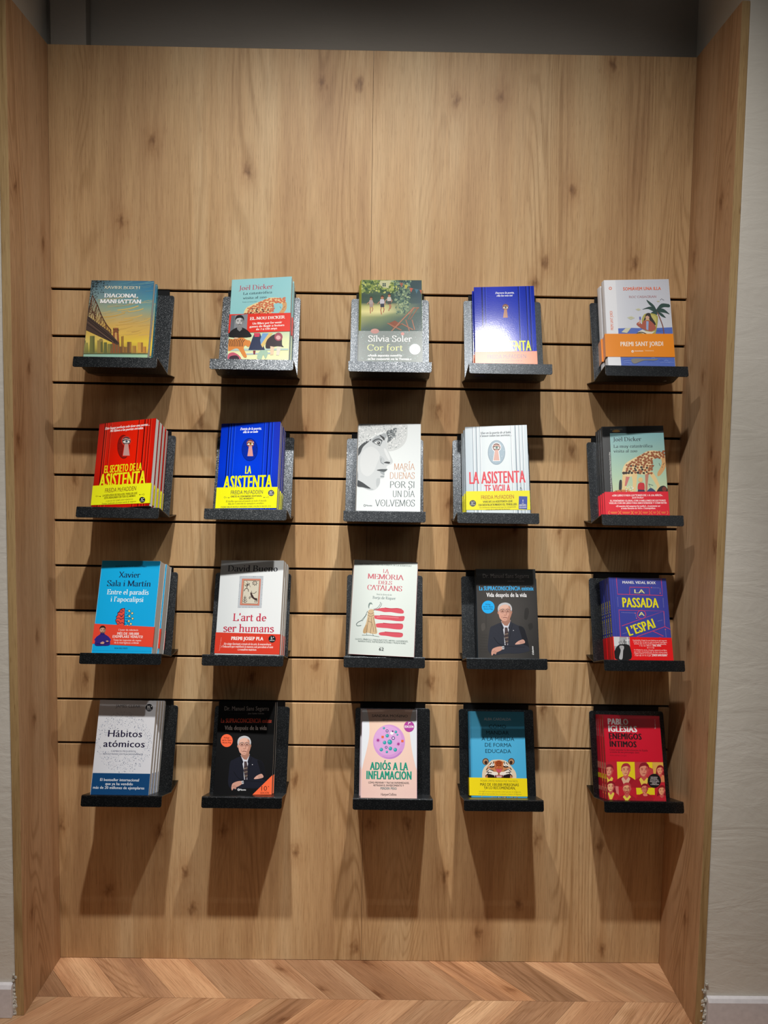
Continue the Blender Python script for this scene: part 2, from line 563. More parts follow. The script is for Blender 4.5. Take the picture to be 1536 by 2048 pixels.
for i, key in enumerate(POSE):
    o = proto if i == 0 else copy_tree(proto)
    o.location = (POSE[key][0][0], 0, Z0 - 3 * 'ABCD'.index(key[0]) * GAP - ZTOP)
    tag(o, 'charcoal speckled metal ' + SHELF_ON[key], 'shelf', 'sloping metal display shelves')

# ------------------------------------------------------------------ lettering
# a roman alphabet drawn with a broad nib: l line, a elliptical arc (cx cy rx ry from to), s curve, b/t/m serif (x, at foot / cap / given y), d dot
GLY = {
'A': '.74 l.04,0,.37,1 l.36,1,.68,0 l.15,.36,.56,.36 b.05 b.67',
'B': '.66 l.13,0,.13,1 l.13,.98,.32,.98 l.13,.53,.34,.53 l.13,.02,.34,.02 a.31,.755,.22,.225,-90,90 a.33,.275,.27,.255,-90,90 m.08,0 m.08,1',
'C': '.7 a.4,.5,.33,.5,48,312 l.635,.97,.635,.7',
'D': '.76 l.13,0,.13,1 l.13,.98,.33,.98 l.13,.02,.33,.02 a.33,.5,.35,.48,-90,90 m.08,0 m.08,1',
'E': '.61 l.13,0,.13,1 l.1,.98,.53,.98 l.13,.52,.42,.52 l.1,.02,.56,.02 l.53,1,.53,.8 l.56,0,.56,.22 l.42,.62,.42,.42 m.08,0 m.08,1',
'F': '.57 l.13,0,.13,1 l.1,.98,.53,.98 l.13,.52,.42,.52 l.53,1,.53,.8 l.42,.62,.42,.42 b.13 m.08,1',
'G': '.75 a.4,.5,.33,.5,48,320 l.635,.97,.635,.72 l.65,.06,.65,.42 m.65,.43',
'H': '.8 l.14,0,.14,1 l.66,0,.66,1 l.14,.52,.66,.52 b.14 t.14 b.66 t.66',
'I': '.32 l.16,0,.16,1 b.16 t.16',
'J': '.42 s.27,1,.27,.2,.22,-.06,.1,-.18,.0,-.2 t.27',
'K': '.74 l.13,0,.13,1 l.13,.4,.6,1 l.27,.56,.66,0 b.13 t.13 b.66 t.6',
'L': '.58 l.13,0,.13,1 l.13,.02,.54,.02 l.54,0,.54,.24 m.08,0 t.13',
'M': '.92 l.12,0,.14,1 l.14,1,.46,.06 l.46,.06,.76,1 l.78,1,.8,0 b.12 b.8 m.1,1 m.8,1',
'N': '.8 l.14,0,.14,1 l.14,1,.66,0 l.66,.0,.66,1 b.14 m.1,1 t.66',
'O': '.78 a.39,.5,.33,.5,0,360',
'P': '.62 l.13,0,.13,1 l.13,.98,.32,.98 l.13,.46,.32,.46 a.31,.72,.26,.26,-90,90 b.13 m.08,1',
'Q': '.78 a.39,.5,.33,.5,0,360 s.4,.02,.52,-.14,.74,-.2',
'R': '.7 l.13,0,.13,1 l.13,.98,.32,.98 l.13,.5,.34,.5 a.31,.74,.25,.24,-90,90 l.32,.5,.63,0 b.13 m.08,1 b.65',
'S': '.56 s.47,.82,.4,.95,.26,1.0,.11,.92,.09,.75,.2,.6,.38,.47,.48,.3,.44,.1,.28,.0,.13,.04,.07,.2 l.475,.97,.475,.76 l.07,.04,.07,.26',
'T': '.66 l.33,0,.33,1 l.05,.98,.61,.98 l.055,1,.055,.76 l.605,1,.605,.76 b.33',
'U': '.76 s.14,1,.14,.3,.2,.08,.38,0,.55,.08,.61,.3,.61,1 t.14 t.61',
'V': '.72 l.06,1,.36,0 l.36,0,.66,1 t.07 t.65',
'W': '1.04 l.06,1,.3,0 l.3,0,.53,.94 l.52,.98,.76,0 l.76,0,.99,1 t.07 t.98 t.52',
'X': '.72 l.08,1,.64,0 l.08,0,.63,1 t.1 t.62 b.1 b.64',
'Y': '.7 l.06,1,.35,.47 l.35,.47,.64,1 l.35,.5,.35,0 t.07 t.63 b.35',
'Z': '.64 l.08,.98,.56,.98 l.56,.98,.07,.02 l.07,.02,.58,.02 l.08,1,.08,.78 l.58,0,.58,.22',
'a': '.5 s.08,.52,.13,.63,.24,.66,.34,.62,.36,.5,.36,.1,.4,.02,.48,.04 s.36,.4,.2,.36,.08,.26,.07,.12,.16,.01,.27,.03,.36,.14',
'b': '.56 l.13,0,.13,1.04 a.29,.33,.19,.33,-150,150 m.1,1.04',
'c': '.47 a.26,.33,.2,.33,42,318 d.4,.5',
'd': '.57 l.41,0,.41,1.04 a.25,.33,.19,.33,30,330 m.38,1.04 m.45,0',
'e': '.5 a.26,.33,.2,.33,0,318 l.07,.36,.45,.36',
'f': '.34 s.14,0,.14,.8,.19,1.0,.3,1.04,.37,.98 l.03,.62,.3,.62 b.14',
'g': '.52 a.22,.42,.16,.24,0,360 s.14,.2,.07,.1,.16,.04,.36,.02,.45,-.08,.4,-.22,.24,-.28,.08,-.22,.06,-.1,.18,.02 s.34,.58,.42,.66,.49,.64',
'h': '.6 l.13,0,.13,1.04 s.13,.48,.22,.62,.33,.66,.43,.6,.45,.46,.45,0 b.13 b.45 m.1,1.04',
'i': '.29 l.14,0,.14,.66 b.14 m.1,.64 d.14,.92',
'j': '.27 s.14,.66,.14,-.1,.08,-.27,-.04,-.26 m.1,.64 d.14,.92',
'k': '.56 l.13,0,.13,1.04 l.13,.26,.42,.64 l.22,.38,.5,0 b.13 b.5 m.1,1.04 m.42,.64',
'l': '.28 l.14,0,.14,1.04 b.14 m.1,1.04',
'm': '.88 l.13,0,.13,.66 s.13,.48,.22,.62,.31,.66,.4,.6,.43,.46,.43,0 s.43,.48,.52,.62,.61,.66,.7,.6,.73,.46,.73,0 b.13 b.43 b.73 m.09,.64',
'n': '.6 l.13,0,.13,.66 s.13,.48,.22,.62,.33,.66,.43,.6,.45,.46,.45,0 b.13 b.45 m.09,.64',
'o': '.54 a.27,.33,.21,.33,0,360',
'p': '.57 l.13,-.3,.13,.66 a.29,.33,.19,.33,-150,150 m.13,-.29 m.09,.64',
'q': '.56 l.42,-.3,.42,.66 a.25,.33,.19,.33,30,330 m.42,-.29',
'r': '.42 l.13,0,.13,.66 s.13,.46,.2,.6,.3,.66,.37,.62 d.36,.59 b.13 m.09,.64',
's': '.42 s.34,.54,.28,.63,.18,.66,.09,.6,.08,.48,.2,.38,.33,.28,.35,.13,.25,.01,.14,.01,.06,.12',
't': '.34 s.14,.84,.14,.15,.2,.01,.33,.06 l.03,.62,.31,.62',
'u': '.59 s.13,.66,.13,.18,.18,.03,.28,.01,.38,.06,.44,.2 l.44,0,.44,.66 m.09,.64 m.4,.64 m.48,0',
'v': '.52 l.05,.66,.26,0 l.26,0,.47,.66 m.06,.64 m.46,.64',
'w': '.76 l.05,.66,.22,0 l.22,0,.38,.64 l.37,.66,.54,0 l.54,0,.71,.66 m.06,.64 m.7,.64',
'x': '.52 l.06,.65,.46,0 l.06,0,.45,.65 m.07,.64 m.45,.64 b.07 b.46',
'y': '.52 l.05,.66,.27,0 s.47,.66,.27,.02,.18,-.22,.06,-.28 m.06,.64 m.46,.64',
'z': '.48 l.06,.64,.42,.64 l.42,.64,.05,.02 l.05,.02,.43,.02 l.07,.66,.07,.5 l.43,0,.43,.16',
'0': '.56 a.28,.42,.21,.42,0,360',
'1': '.4 l.2,0,.2,.84 l.08,.68,.2,.82 b.2',
'2': '.52 s.08,.62,.14,.8,.28,.84,.4,.76,.41,.58,.3,.36,.07,.02 l.07,.03,.46,.03',
'3': '.5 s.08,.72,.16,.83,.28,.84,.39,.76,.38,.62,.28,.52,.2,.5 s.22,.5,.36,.45,.42,.28,.36,.08,.2,.0,.06,.08',
'4': '.54 l.36,0,.36,.84 l.36,.84,.05,.26 l.05,.25,.5,.25 b.36', '5': '.5 l.12,.82,.42,.82 l.13,.83,.1,.48 s.1,.48,.22,.55,.36,.5,.43,.3,.37,.08,.22,.0,.06,.06',
'6': '.54 a.28,.27,.2,.27,0,360 s.44,.84,.24,.74,.1,.5,.09,.26', '8': '.52 a.26,.63,.16,.2,0,360 a.26,.22,.2,.22,0,360', '9': '.54 a.26,.57,.2,.27,0,360 s.45,.58,.44,.34,.3,.1,.1,.0',
'+': '.5 l.25,.14,.25,.6 l.05,.37,.45,.37',
'7': '.5 l.06,.8,.45,.8 l.45,.8,.18,0',
'.': '.26 d.13,.06', ',': '.26 d.13,.06 l.15,.04,.08,-.14', "'": '.24 l.13,1.04,.1,.78', '’': '.24 l.13,1.04,.1,.78',
'-': '.36 l.05,.34,.31,.34', '«': '.5 l.24,.55,.07,.34 l.07,.34,.24,.13 l.44,.55,.27,.34 l.27,.34,.44,.13',
'»': '.5 l.06,.55,.23,.34 l.23,.34,.06,.13 l.26,.55,.43,.34 l.43,.34,.26,.13', '·': '.22 d.11,.4', '(': '.3 a.36,.4,.26,.66,120,240', ')': '.3 a-.06,.4,.26,.66,-60,60',
'[': '.3 l.1,-.2,.1,1', ']': '.3 l.2,-.2,.2,1', '…': '.9 d.15,.06 d.45,.06 d.75,.06', ' ': '.27'}
ACC = {'à': ('a', '`'), 'á': ('a', '´'), 'è': ('e', '`'), 'é': ('e', '´'), 'í': ('i', '´'), 'ò': ('o', '`'), 'ó': ('o', '´'), 'ú': ('u', '´'), 'ë': ('e', ':'), 'ñ': ('n', '~'),
       'À': ('A', '`'), 'È': ('E', '`'), 'Í': ('I', '´'), 'Ò': ('O', '`'), 'Ó': ('O', '´'), 'Ñ': ('N', '~'), 'É': ('E', '´'), 'Á': ('A', '´'), 'Ú': ('U', '´')}
# nib: thick, thin, angle, serif half length, serif thickness, slant
NIB = {'serif': (0.135, 0.05, 14, 0.10, 0.045, 0.0), 'bold': (0.20, 0.08, 8, 0.11, 0.07, 0.0), 'didot': (0.15, 0.04, 0, 0.10, 0.035, 0.0),
       'ital': (0.15, 0.06, 20, 0.07, 0.05, 0.22), 'deco': (0.085, 0.035, 0, 0.0, 0.0, 0.0), 'slab': (0.10, 0.075, 5, 0.10, 0.07, 0.0),
       'boldit': (0.2, 0.08, 15, 0.09, 0.07, 0.2)}

def curve_pts(p, n=5):
    out = []
    for i in range(len(p) - 1):
        a = p[max(i - 1, 0)]; b = p[i]; c = p[i + 1]; d = p[min(i + 2, len(p) - 1)]
        for k in range(n):
            t = k / n
            out.append(tuple(0.5 * (2 * b[j] + (c[j] - a[j]) * t + (2 * a[j] - 5 * b[j] + 4 * c[j] - d[j]) * t * t + (3 * b[j] - a[j] - 3 * c[j] + d[j]) * t ** 3) for j in (0, 1)))
    out.append(p[-1])
    return out

def closed_curve(p, n=4):
    out = []
    k = len(p)
    for i in range(k):
        a, b, c, d = p[i - 1], p[i], p[(i + 1) % k], p[(i + 2) % k]
        for s in range(n):
            t = s / n
            out.append(tuple(0.5 * (2 * b[j] + (c[j] - a[j]) * t + (2 * a[j] - 5 * b[j] + 4 * c[j] - d[j]) * t * t + (3 * b[j] - a[j] - 3 * c[j] + d[j]) * t ** 3) for j in (0, 1)))
    return out

def sweep(pts, hwf):
    """quads along a polyline; hwf(nx, ny) is the half width for a normal"""
    v = []
    n = len(pts)
    for i, (x, y) in enumerate(pts):
        a, b = pts[max(i - 1, 0)], pts[min(i + 1, n - 1)]
        dx, dy = b[0] - a[0], b[1] - a[1]
        ln = math.hypot(dx, dy) or 1
        nx, ny = -dy / ln, dx / ln
        h = hwf(nx, ny)
        v += [(x + nx * h, y + ny * h), (x - nx * h, y - ny * h)]
    return v, [(2 * i, 2 * i + 1, 2 * i + 3, 2 * i + 2) for i in range(n - 1)]

GC = {}
def glyph(ch, style):
    key = (ch, style)
    if key in GC:
        return GC[key]
    T, t, ang, sl, sth, slant = NIB[style]
    e1 = (cos(radians(ang)), sin(radians(ang)))
    def hw(nx, ny):
        return 0.5 * math.sqrt((T * (nx * e1[0] + ny * e1[1])) ** 2 + (t * (-nx * e1[1] + ny * e1[0])) ** 2)
    V, F, S = [], [], []
    def put(v, f):
        b = len(V)
        S.extend([S[-1] + 1 if S else 0] * len(v))
        V.extend(v)
        F.extend([tuple(i + b for i in q) for q in f])
    def dot(x, y, r):
        put([(x + r * cos(k * pi / 5), y + r * sin(k * pi / 5)) for k in range(10)], [tuple(range(10))])
    acc = None
    base = ch
    if ch in ACC:
        base, acc = ACC[ch]
    spec = GLY.get(base) or GLY[base.upper()]
    parts = spec.split()
    adv = float(parts[0])
    for op in parts[1:]:
        k, a = op[0], [float(z) for z in op[1:].split(',')]
        if k == 'l':
            put(*sweep([(a[0], a[1]), (a[2], a[3])], hw))
        elif k == 'a':
            n = 22 if abs(a[5] - a[4]) > 200 else 10
            put(*sweep([(a[0] + (a[2] - T * 0.25) * cos(radians(a[4] + (a[5] - a[4]) * i / n)), a[1] + (a[3] - t * 0.4) * sin(radians(a[4] + (a[5] - a[4]) * i / n))) for i in range(n + 1)], hw))
        elif k == 's':
            put(*sweep(curve_pts([(a[i], a[i + 1]) for i in range(0, len(a), 2)], 4), hw))
        elif k == 'd':
            if acc and base == 'i':
                continue
            dot(a[0], a[1], max(T * 0.55, 0.06))
        elif sl:
            y = {'b': 0, 't': 1}.get(k, a[1] if len(a) > 1 else 0)
            s = sl + (T - 0.13) * 0.4
            y0, y1 = (y, y + sth) if y <= 0.3 else (y - sth, y)
            put([(a[0] - s, y0), (a[0] + s, y0), (a[0] + s, y1), (a[0] - s, y1)], [(0, 1, 2, 3)])
    if acc:
        up = 0.42 if base.isupper() else 0.08
        cx = adv / 2 - 0.01
        if acc == '`':
            put(*sweep([(cx - 0.12, 0.92 + up), (cx + 0.06, 0.74 + up)], lambda a, b: 0.05))
        elif acc == '´':
            put(*sweep([(cx + 0.12, 0.92 + up), (cx - 0.06, 0.74 + up)], lambda a, b: 0.05))
        elif acc == ':':
            dot(cx - 0.11, 0.84 + up, 0.06)
            dot(cx + 0.11, 0.84 + up, 0.06)
        else:
            put(*sweep(curve_pts([(cx - 0.16, 0.76 + up), (cx - 0.07, 0.84 + up), (cx + 0.07, 0.77 + up), (cx + 0.16, 0.85 + up)], 3), lambda a, b: 0.035))
    if slant:
        V = [(x + y * slant, y) for x, y in V]
    GC[key] = (adv, V, F, S)
    return GC[key]

SANS = {}
def sans_mesh(body, weight):
    """plain sans lettering from the built-in font, filled and triangulated"""
    key = (body, weight)
    if key in SANS:
        return SANS[key]
    c = bpy.data.curves.new('lettering', 'FONT')
    c.body = body
    c.resolution_u = 2
    c.space_character = 1.0 + 1.6 * weight
    o = bpy.data.objects.new('lettering', c)
    COL.objects.link(o)
    ev = o.evaluated_get(bpy.context.evaluated_depsgraph_get())
    me = ev.to_mesh()
    v0 = [(p.co.x, p.co.y) for p in me.vertices]
    f0 = [tuple(p.vertices) for p in me.polygons]
    V, F, S = [], [], []
    strikes = 1 if weight == 0 else (2 if weight < 0.02 else 3 if weight < 0.035 else 5)
    for k in range(strikes):          # heavier lettering: struck again a little to the side
        dx = 0 if strikes == 1 else weight * (2 * k / (strikes - 1) - 1)
        b = len(V)
        V += [(x + dx, y) for x, y in v0]
        S += [k] * len(v0)
        F += [tuple(i + b for i in q) for q in f0]
    ev.to_mesh_clear()
    bpy.data.objects.remove(o)
    bpy.data.curves.remove(c)
    SANS[key] = (V, F, S)
    return SANS[key]
CAPH = max(y for _, y in sans_mesh('H', 0.0)[0])

# ------------------------------------------------------------------ printed artwork
EPS = 0.000006
class Sheet:
    """artwork of one cover. Points are given on a flat scan of the cover whose four corners are `quad`;
    they are rectified to metres on the cover (x from its middle, z from its foot)."""
    def __init__(self, quad, w, h):
        self.w, self.h = w, h
        self.tone = 1.0
        self.Hm = self.homography(quad, [(-w / 2, h), (w / 2, h), (w / 2, 0), (-w / 2, 0)])
        self.Hi = self.homography([(-w / 2, h), (w / 2, h), (w / 2, 0), (-w / 2, 0)], quad)
        d = math.hypot(quad[1][0] - quad[0][0], quad[1][1] - quad[0][1]) + math.hypot(quad[2][0] - quad[3][0], quad[2][1] - quad[3][1])
        self.s = 2 * w / d
        self.layers = {'cover': [], 'band': []}
        self.level = {'cover': 0, 'band': 0}
        self.to = 'cover'
        self.bandbox = None
    @staticmethod
    def homography(a, b):
        rows = []
        for (x, y), (u, v) in zip(a, b):
            rows.append([x, y, 1, 0, 0, 0, -u * x, -u * y, u])
            rows.append([0, 0, 0, x, y, 1, -v * x, -v * y, v])
        n = 8
        for i in range(n):
            p = max(range(i, n), key=lambda r: abs(rows[r][i]))
            rows[i], rows[p] = rows[p], rows[i]
            for r in range(n):
                if r != i and rows[i][i]:
                    k = rows[r][i] / rows[i][i]
                    rows[r] = [A - k * B for A, B in zip(rows[r], rows[i])]
        return [rows[i][n] / rows[i][i] for i in range(n)] + [1.0]
    @staticmethod
    def app(Hm, p):
        x, y = p
        d = Hm[6] * x + Hm[7] * y + Hm[8]
        return ((Hm[0] * x + Hm[1] * y + Hm[2]) / d, (Hm[3] * x + Hm[4] * y + Hm[5]) / d)
    def P(self, p):
        return self.app(self.Hm, p)
    def put(self, v, f, col, sub=None):
        """col: one colour, or one per vertex; sub: finer stacking inside one piece (it does not raise the next piece)"""
        lay = self.layers[self.to]
        if sub is None:
            self.level[self.to] += 1
        e = 0.0003
        hw, hh = self.w / 2 - e, self.h - e
        v = [(min(max(x, -hw), hw), min(max(z, e), hh)) for x, z in v]
        lay.append((v, f, col, self.level[self.to], sub))
    # pieces
    def poly(self, pts, col):
        self.put([self.P(p) for p in pts], [tuple(range(len(pts)))], col)
    def blob(self, pts, col, n=4):
        self.poly(closed_curve(pts, n), col)
    def ell(self, x, y, rx, ry, col, n=24, rot=0.0):
        c, s = cos(radians(rot)), sin(radians(rot))
        self.poly([(x + rx * cos(2 * pi * k / n) * c - ry * sin(2 * pi * k / n) * s, y + rx * cos(2 * pi * k / n) * s + ry * sin(2 * pi * k / n) * c) for k in range(n)], col)
    def ring(self, x, y, r, wd, col, n=28, a0=0, a1=360, ry=None):
        ry = ry or r
        self.line([(x + r * cos(radians(a0 + (a1 - a0) * k / n)), y + ry * sin(radians(a0 + (a1 - a0) * k / n))) for k in range(n + 1)], wd, col)
    def line(self, pts, wd, col, smooth=False):
        if smooth:
            pts = curve_pts(pts, 4)
        v, f = sweep(pts, lambda a, b: wd / 2)
        self.put([self.P(p) for p in v], f, col)
    def lines(self, segs, wd, col):
        for s in segs:
            self.line([(s[i], s[i + 1]) for i in range(0, len(s), 2)], wd, col)
    def uv(self, u, v):
        return ((u - 0.5) * self.w, (1 - v) * self.h)
    def rect(self, u0, v0, u1, v1, col):
        self.put([self.uv(u0, v0), self.uv(u1, v0), self.uv(u1, v1), self.uv(u0, v1)], [(0, 1, 2, 3)], col)
    def quad(self, x0, y0, x1, y1, col):
        """upright rectangle between two scan points"""
        a, b = self.P((x0, y0)), self.P((x1, y1))
        self.put([(a[0], a[1]), (b[0], a[1]), (b[0], b[1]), (a[0], b[1])], [(0, 1, 2, 3)], col)
    def grad(self, rows):
        """printed gradient: rows (v, colour, colour, ...) evenly across"""
        v, c, f = [], [], []
        n = len(rows[0]) - 1
        for r in rows:
            for k in range(n):
                v.append(self.uv(k / (n - 1), r[0]))
                c.append(r[1 + k])
        for i in range(len(rows) - 1):
            for k in range(n - 1):
                a = i * n + k
                f.append((a, a + 1, a + n + 1, a + n))
        self.put(v, f, c)
    def text(self, body, p0, p1, hpx, col, font='sans', weight=0.0, fit=True):
        """lettering from p0 to p1 along its baseline, capitals hpx high"""
        a, b = self.P(p0), self.P(p1)
        dx, dz = b[0] - a[0], b[1] - a[1]
        ln = math.hypot(dx, dz)
        ux, uz = dx / ln, dz / ln
        if abs(uz) < 0.06:       # printed level
            ux, uz = 1.0, 0.0
            a = (a[0], (a[1] + b[1]) / 2)
        hh = hpx * self.s
        if font == 'sans':
            V, F, S = sans_mesh(body, weight)
            if not V:
                return
            x0, x1 = min(x for x, y in V), max(x for x, y in V)
            sy = hh / CAPH
        else:
            V, F, S, x = [], [], [], 0.0
            for ch in body:
                adv, gv, gf, gs = glyph(ch, font)
                S = S + gs
                bse = len(V)
                V = V + [(px + x, py) for px, py in gv]
                F = F + [tuple(i + bse for i in q) for q in gf]
                x += adv
            x0, x1 = min(x for x, y in V), max(x for x, y in V)
            sy = hh
        sx = ln / (x1 - x0)
        vv = [(a[0] + (x - x0) * sx * ux - y * sy * uz, a[1] + (x - x0) * sx * uz + y * sy * ux) for x, y in V]
        self.put(vv, F, col, [1 + k for k in S])
    def specks(self, inside, n, r0, r1, cols, seed, box, sides=5):
        rnd = random.Random(seed)
        V, F, C = [], [], []
        while n > 0:
            x, y = rnd.uniform(box[0], box[2]), rnd.uniform(box[1], box[3])
            n -= 1
            if not inside(x, y):
                continue
            r = r0 + (r1 - r0) * rnd.random() ** 2.2
            a0 = rnd.uniform(0, 6)
            b = len(V)
            c = rnd.choice(cols)
            for k in range(sides):
                rr = r * rnd.uniform(0.75, 1.15)
                V.append(self.P((x + rr * cos(a0 + 2 * pi * k / sides), y + rr * sin(a0 + 2 * pi * k / sides))))
                C.append(c)
            F.append(tuple(range(b, b + sides)))
        self.level[self.to] += 1
        self.put(V, F, C, [1 + (k // sides) % 9 for k in range(len(V))])
        self.level[self.to] += 9
    def band(self, vl, vr, vl2, vr2, col):
        """paper band round the book; everything drawn afterwards is printed on it"""
        self.bandbox = (vl, vr, vl2, vr2, col)
        self.to = 'band'
        e = 0.0
        self.layers['band'].append(None)

def print_mesh(layers, y0, extra_v, extra_f, extra_c, tone, emats):
    """board geometry plus its print layers, as verts / faces / ink colours / material slots"""
    V, F, C, K = list(extra_v), list(extra_f), [], list(emats)
    C = [[c] * len(f) for f, c in zip(extra_f, extra_c)]
    cache = {}
    def rgb(c):
        if c not in cache:
            cache[c] = (*(x * tone for x in lin(c)), 1.0)
        return cache[c]
    for v, f, col, lv, sub in layers:
        b = len(V)
        V += [(x, y0 - EPS * (lv + (sub[i] if sub else 0)), z) for i, (x, z) in enumerate(v)]
        for q in f:
            F.append(tuple(k + b for k in q))
            K.append(0)
            C.append([col] * len(q) if isinstance(col, str) else [col[k] for k in q])
    return V, F, [[rgb(c) for c in q] for q in C], K

def ink_obj(name, V, F, C, K, mats, parent, front_only_from):
    """links the printed mesh; all print faces face outwards (-y)"""
    me = bpy.data.meshes.new(name)
    F2, C2 = [], []
    for i, (q, c) in enumerate(zip(F, C)):
        if i >= front_only_from:
            # orient towards -y
            ar = 0.0
            for k in range(len(q)):
                a, b = V[q[k]], V[q[(k + 1) % len(q)]]
                ar += a[0] * b[2] - b[0] * a[2]
            if ar < 0:
                q, c = tuple(reversed(q)), list(reversed(c))
        F2.append(q)
        C2.append(c)
    me.from_pydata(V, [], F2)
    for mm in mats:
        me.materials.append(mm)
    at = me.color_attributes.new('ink', 'FLOAT_COLOR', 'CORNER')
    flat = []
    for p in me.polygons:
        p.material_index = K[p.index]
        for c in C2[p.index]:
            flat.extend(c)
    at.data.foreach_set('color', flat)
    me.update()
    o = bpy.data.objects.new(name, me)
    COL.objects.link(o)
    o.parent = parent
    return o

# ------------------------------------------------------------------ books
# per book: shelf middle x, foot and head distance of the front face from the backrest;
# sideways shift, roll, yaw, width, height; corners of its cover on the scan

def make_book(key, sh, t, finish, hard=False, back='#cccccc', spine=None, page=None, kind=None):
    """builds one book as an Empty with its parts; the front face lies in the plane y = 0"""
    w, h = sh.w, sh.h
    root = empty(kind or ('hardcover_book' if hard else 'paperback_book'))
    tc = 0.0026 if hard else 0.0007
    ins = 0.003 if hard else 0.0006
    # front cover with its artwork
    bv, bf = box_vf(-w / 2, w / 2, 0, tc, 0, h)
    V, F, C, K = print_mesh(sh.layers['cover'], 0.0, bv, bf, [back] * 6, sh.tone, [0] * 6)
    ink_obj('front_cover', V, F, C, K, [M[finish]], root, 6)
    # back cover
    bv, bf = box_vf(-w / 2, w / 2, t - tc, t, 0, h)
    ink_obj('back_cover', bv, bf, [[(*lin(back), 1)] * 4 for _ in bf], [0] * 6, [M[finish]], root, 99)
    # spine
    sp = spine or back
    sx = -w / 2
    if hard:
        n = 7
        bulge = 0.004
        arc = [(sx - bulge * sin(pi * i / n), t * i / n) for i in range(n + 1)]
        inner = [(sx + tc, t - tc), (sx + tc, tc)]
        out = arc + inner
    else:
        bulge = 0.0
        out = [(sx - 0.0006, 0.0004), (sx - 0.0006, t - 0.0004), (sx, t), (sx + 0.0008, t - tc - 0.0001), (sx + 0.0008, tc + 0.0001), (sx, 0.0)]
    n = len(out)
    V = [(x, y, 0.0) for x, y in out] + [(x, y, h) for x, y in out]
    F = [tuple(range(n)), tuple(range(2 * n - 1, n - 1, -1))] + [(i, n + i, n + (i + 1) % n, (i + 1) % n) for i in range(n)]
    C = [[(*lin(sp), 1)] * len(q) for q in F]
    for i, (v, f, col, sub) in enumerate(sh.layers.get('spine', [])):
        b = len(V)
        xo = sx - 0.0008 - bulge - EPS * (i + 1)
        V += [(xo - EPS * sub[j] + (bulge - bulge * sin(pi * min(max(y / t, 0), 1)) if hard else 0), y, z) for j, (y, z) in enumerate(v)]
        for q in f:
            F.append(tuple(k + b for k in q))
            C.append([(*lin(col), 1)] * len(q))
    ink_obj('spine', V, F, C, [0] * len(F), [M[finish]], root, 9999)
    # pages
    pg = MB().box(sx + tc + 0.0002, w / 2 - ins, tc + 0.0001, t - tc - 0.0001, ins, h - ins)
    pb = pg.build('page_block', page or M['page'], root)
    if sh.bandbox:
        vl, vr, vl2, vr2, col = sh.bandbox
        y0 = -max(0.0006, EPS * (sh.level['cover'] + 12) + 0.0003)
        x0, x1 = sx - 0.0012 - bulge, w / 2 + 0.0006
        y1 = t + 0.0003
        zl, zr, zl2, zr2 = h * (1 - vl), h * (1 - vr), h * (1 - vl2), h * (1 - vr2)
        V = [(x0, y0, zl), (x1, y0, zr), (x1, y0, zr2), (x0, y0, zl2), (x0, y1, zl), (x1, y1, zr), (x1, y1, zr2), (x0, y1, zl2),
             (x1, min(0.004, t * 0.4), zr), (x1, min(0.004, t * 0.4), zr2)]
        F = [(0, 3, 2, 1), (0, 4, 7, 3), (4, 5, 6, 7), (1, 2, 9, 8)]
        V2, F2, C2, K2 = print_mesh(sh.layers['band'][1:], y0, V, F, [col] * 4, sh.tone, [0] * 4)
        ink_obj('paper_band', V2, F2, C2, K2, [M['band']], root, 4)
    return root

def spine_text(sh, body, y, z0, z1, size, col, font='sans', weight=0.0):
    """lettering running up the spine; y from the front face, z from the foot"""
    if font == 'sans':
        V, F, S = sans_mesh(body, weight)
        cap = CAPH
    else:
        V, F, S, x = [], [], [], 0.0
        for ch in body:
            adv, gv, gf, gs = glyph(ch, font)
            S = S + gs
            b = len(V)
            V = V + [(px + x, py) for px, py in gv]
            F = F + [tuple(i + b for i in q) for q in gf]
            x += adv
        cap = 1.0
    x0, x1 = min(x for x, _ in V), max(x for x, _ in V)
    sx, sy = (z1 - z0) / (x1 - x0), size / cap
    sh.layers.setdefault('spine', []).append(([(y + py * sy, z0 + (px - x0) * sx) for px, py in V], F, col, S))

def spine_rect(sh, y0, y1, z0, z1, col):
    sh.layers.setdefault('spine', []).append(([(y0, z0), (y0, z1), (y1, z1), (y1, z0)], [(0, 1, 2, 3)], col, [0] * 4))

def place_stack(key, root, n, labels, group=None, dx=None, drop=None):
    """the front copy and the copies behind it, fanned between the backrest and the front face"""
    (X, ob, ot), (bx, roll, yaw, w, h), _ = POSE[key]
    row = 'ABCD'.index(key[0])
    zb = Z0 - 3 * row * GAP - ZTOP - SHH
    fd = Vector((0, -cos(FT), sin(FT)))
    up = Vector((0, sin(TA), cos(TA)))
    nr = Vector((0, -cos(TA), sin(TA)))
    foot = Vector((X, -YB, zb))
    objs = []
    for i in range(n):                       # 0 is the front copy
        o = root if i == 0 else copy_tree(root)
        k = (n - i) / n
        ok, tk = ob * k, ot * k
        base = foot + fd * ok
        top = foot + up * 0.225 + nr * tk
        u = (top - base).normalized()
        e1 = Vector((1, 0, 0))
        nn = e1.cross(u)
        ya = radians(yaw) * (k if n > 1 else 1)
        a = e1 * cos(ya) + nn * sin(ya)
        rl = radians(roll + (ROLLX.get(key, {}).get(i, 0)))
        a2 = a * cos(rl) + u * sin(rl)
        u2 = u * cos(rl) - a * sin(rl)
        org = base + Vector((bx + (dx[i] if dx else 0), 0, 0)) + u * (w / 2 * abs(sin(rl)) + 0.0008)
        yy = u2.cross(a2)
        mtx = Matrix((( a2.x, yy.x, u2.x, org.x), (a2.y, yy.y, u2.y, org.y), (a2.z, yy.z, u2.z, org.z), (0, 0, 0, 1)))
        o.matrix_world = mtx
        tag(o, labels[i], 'book', group if n > 1 else None)
        objs.append(o)
    return objs
ROLLX = {}
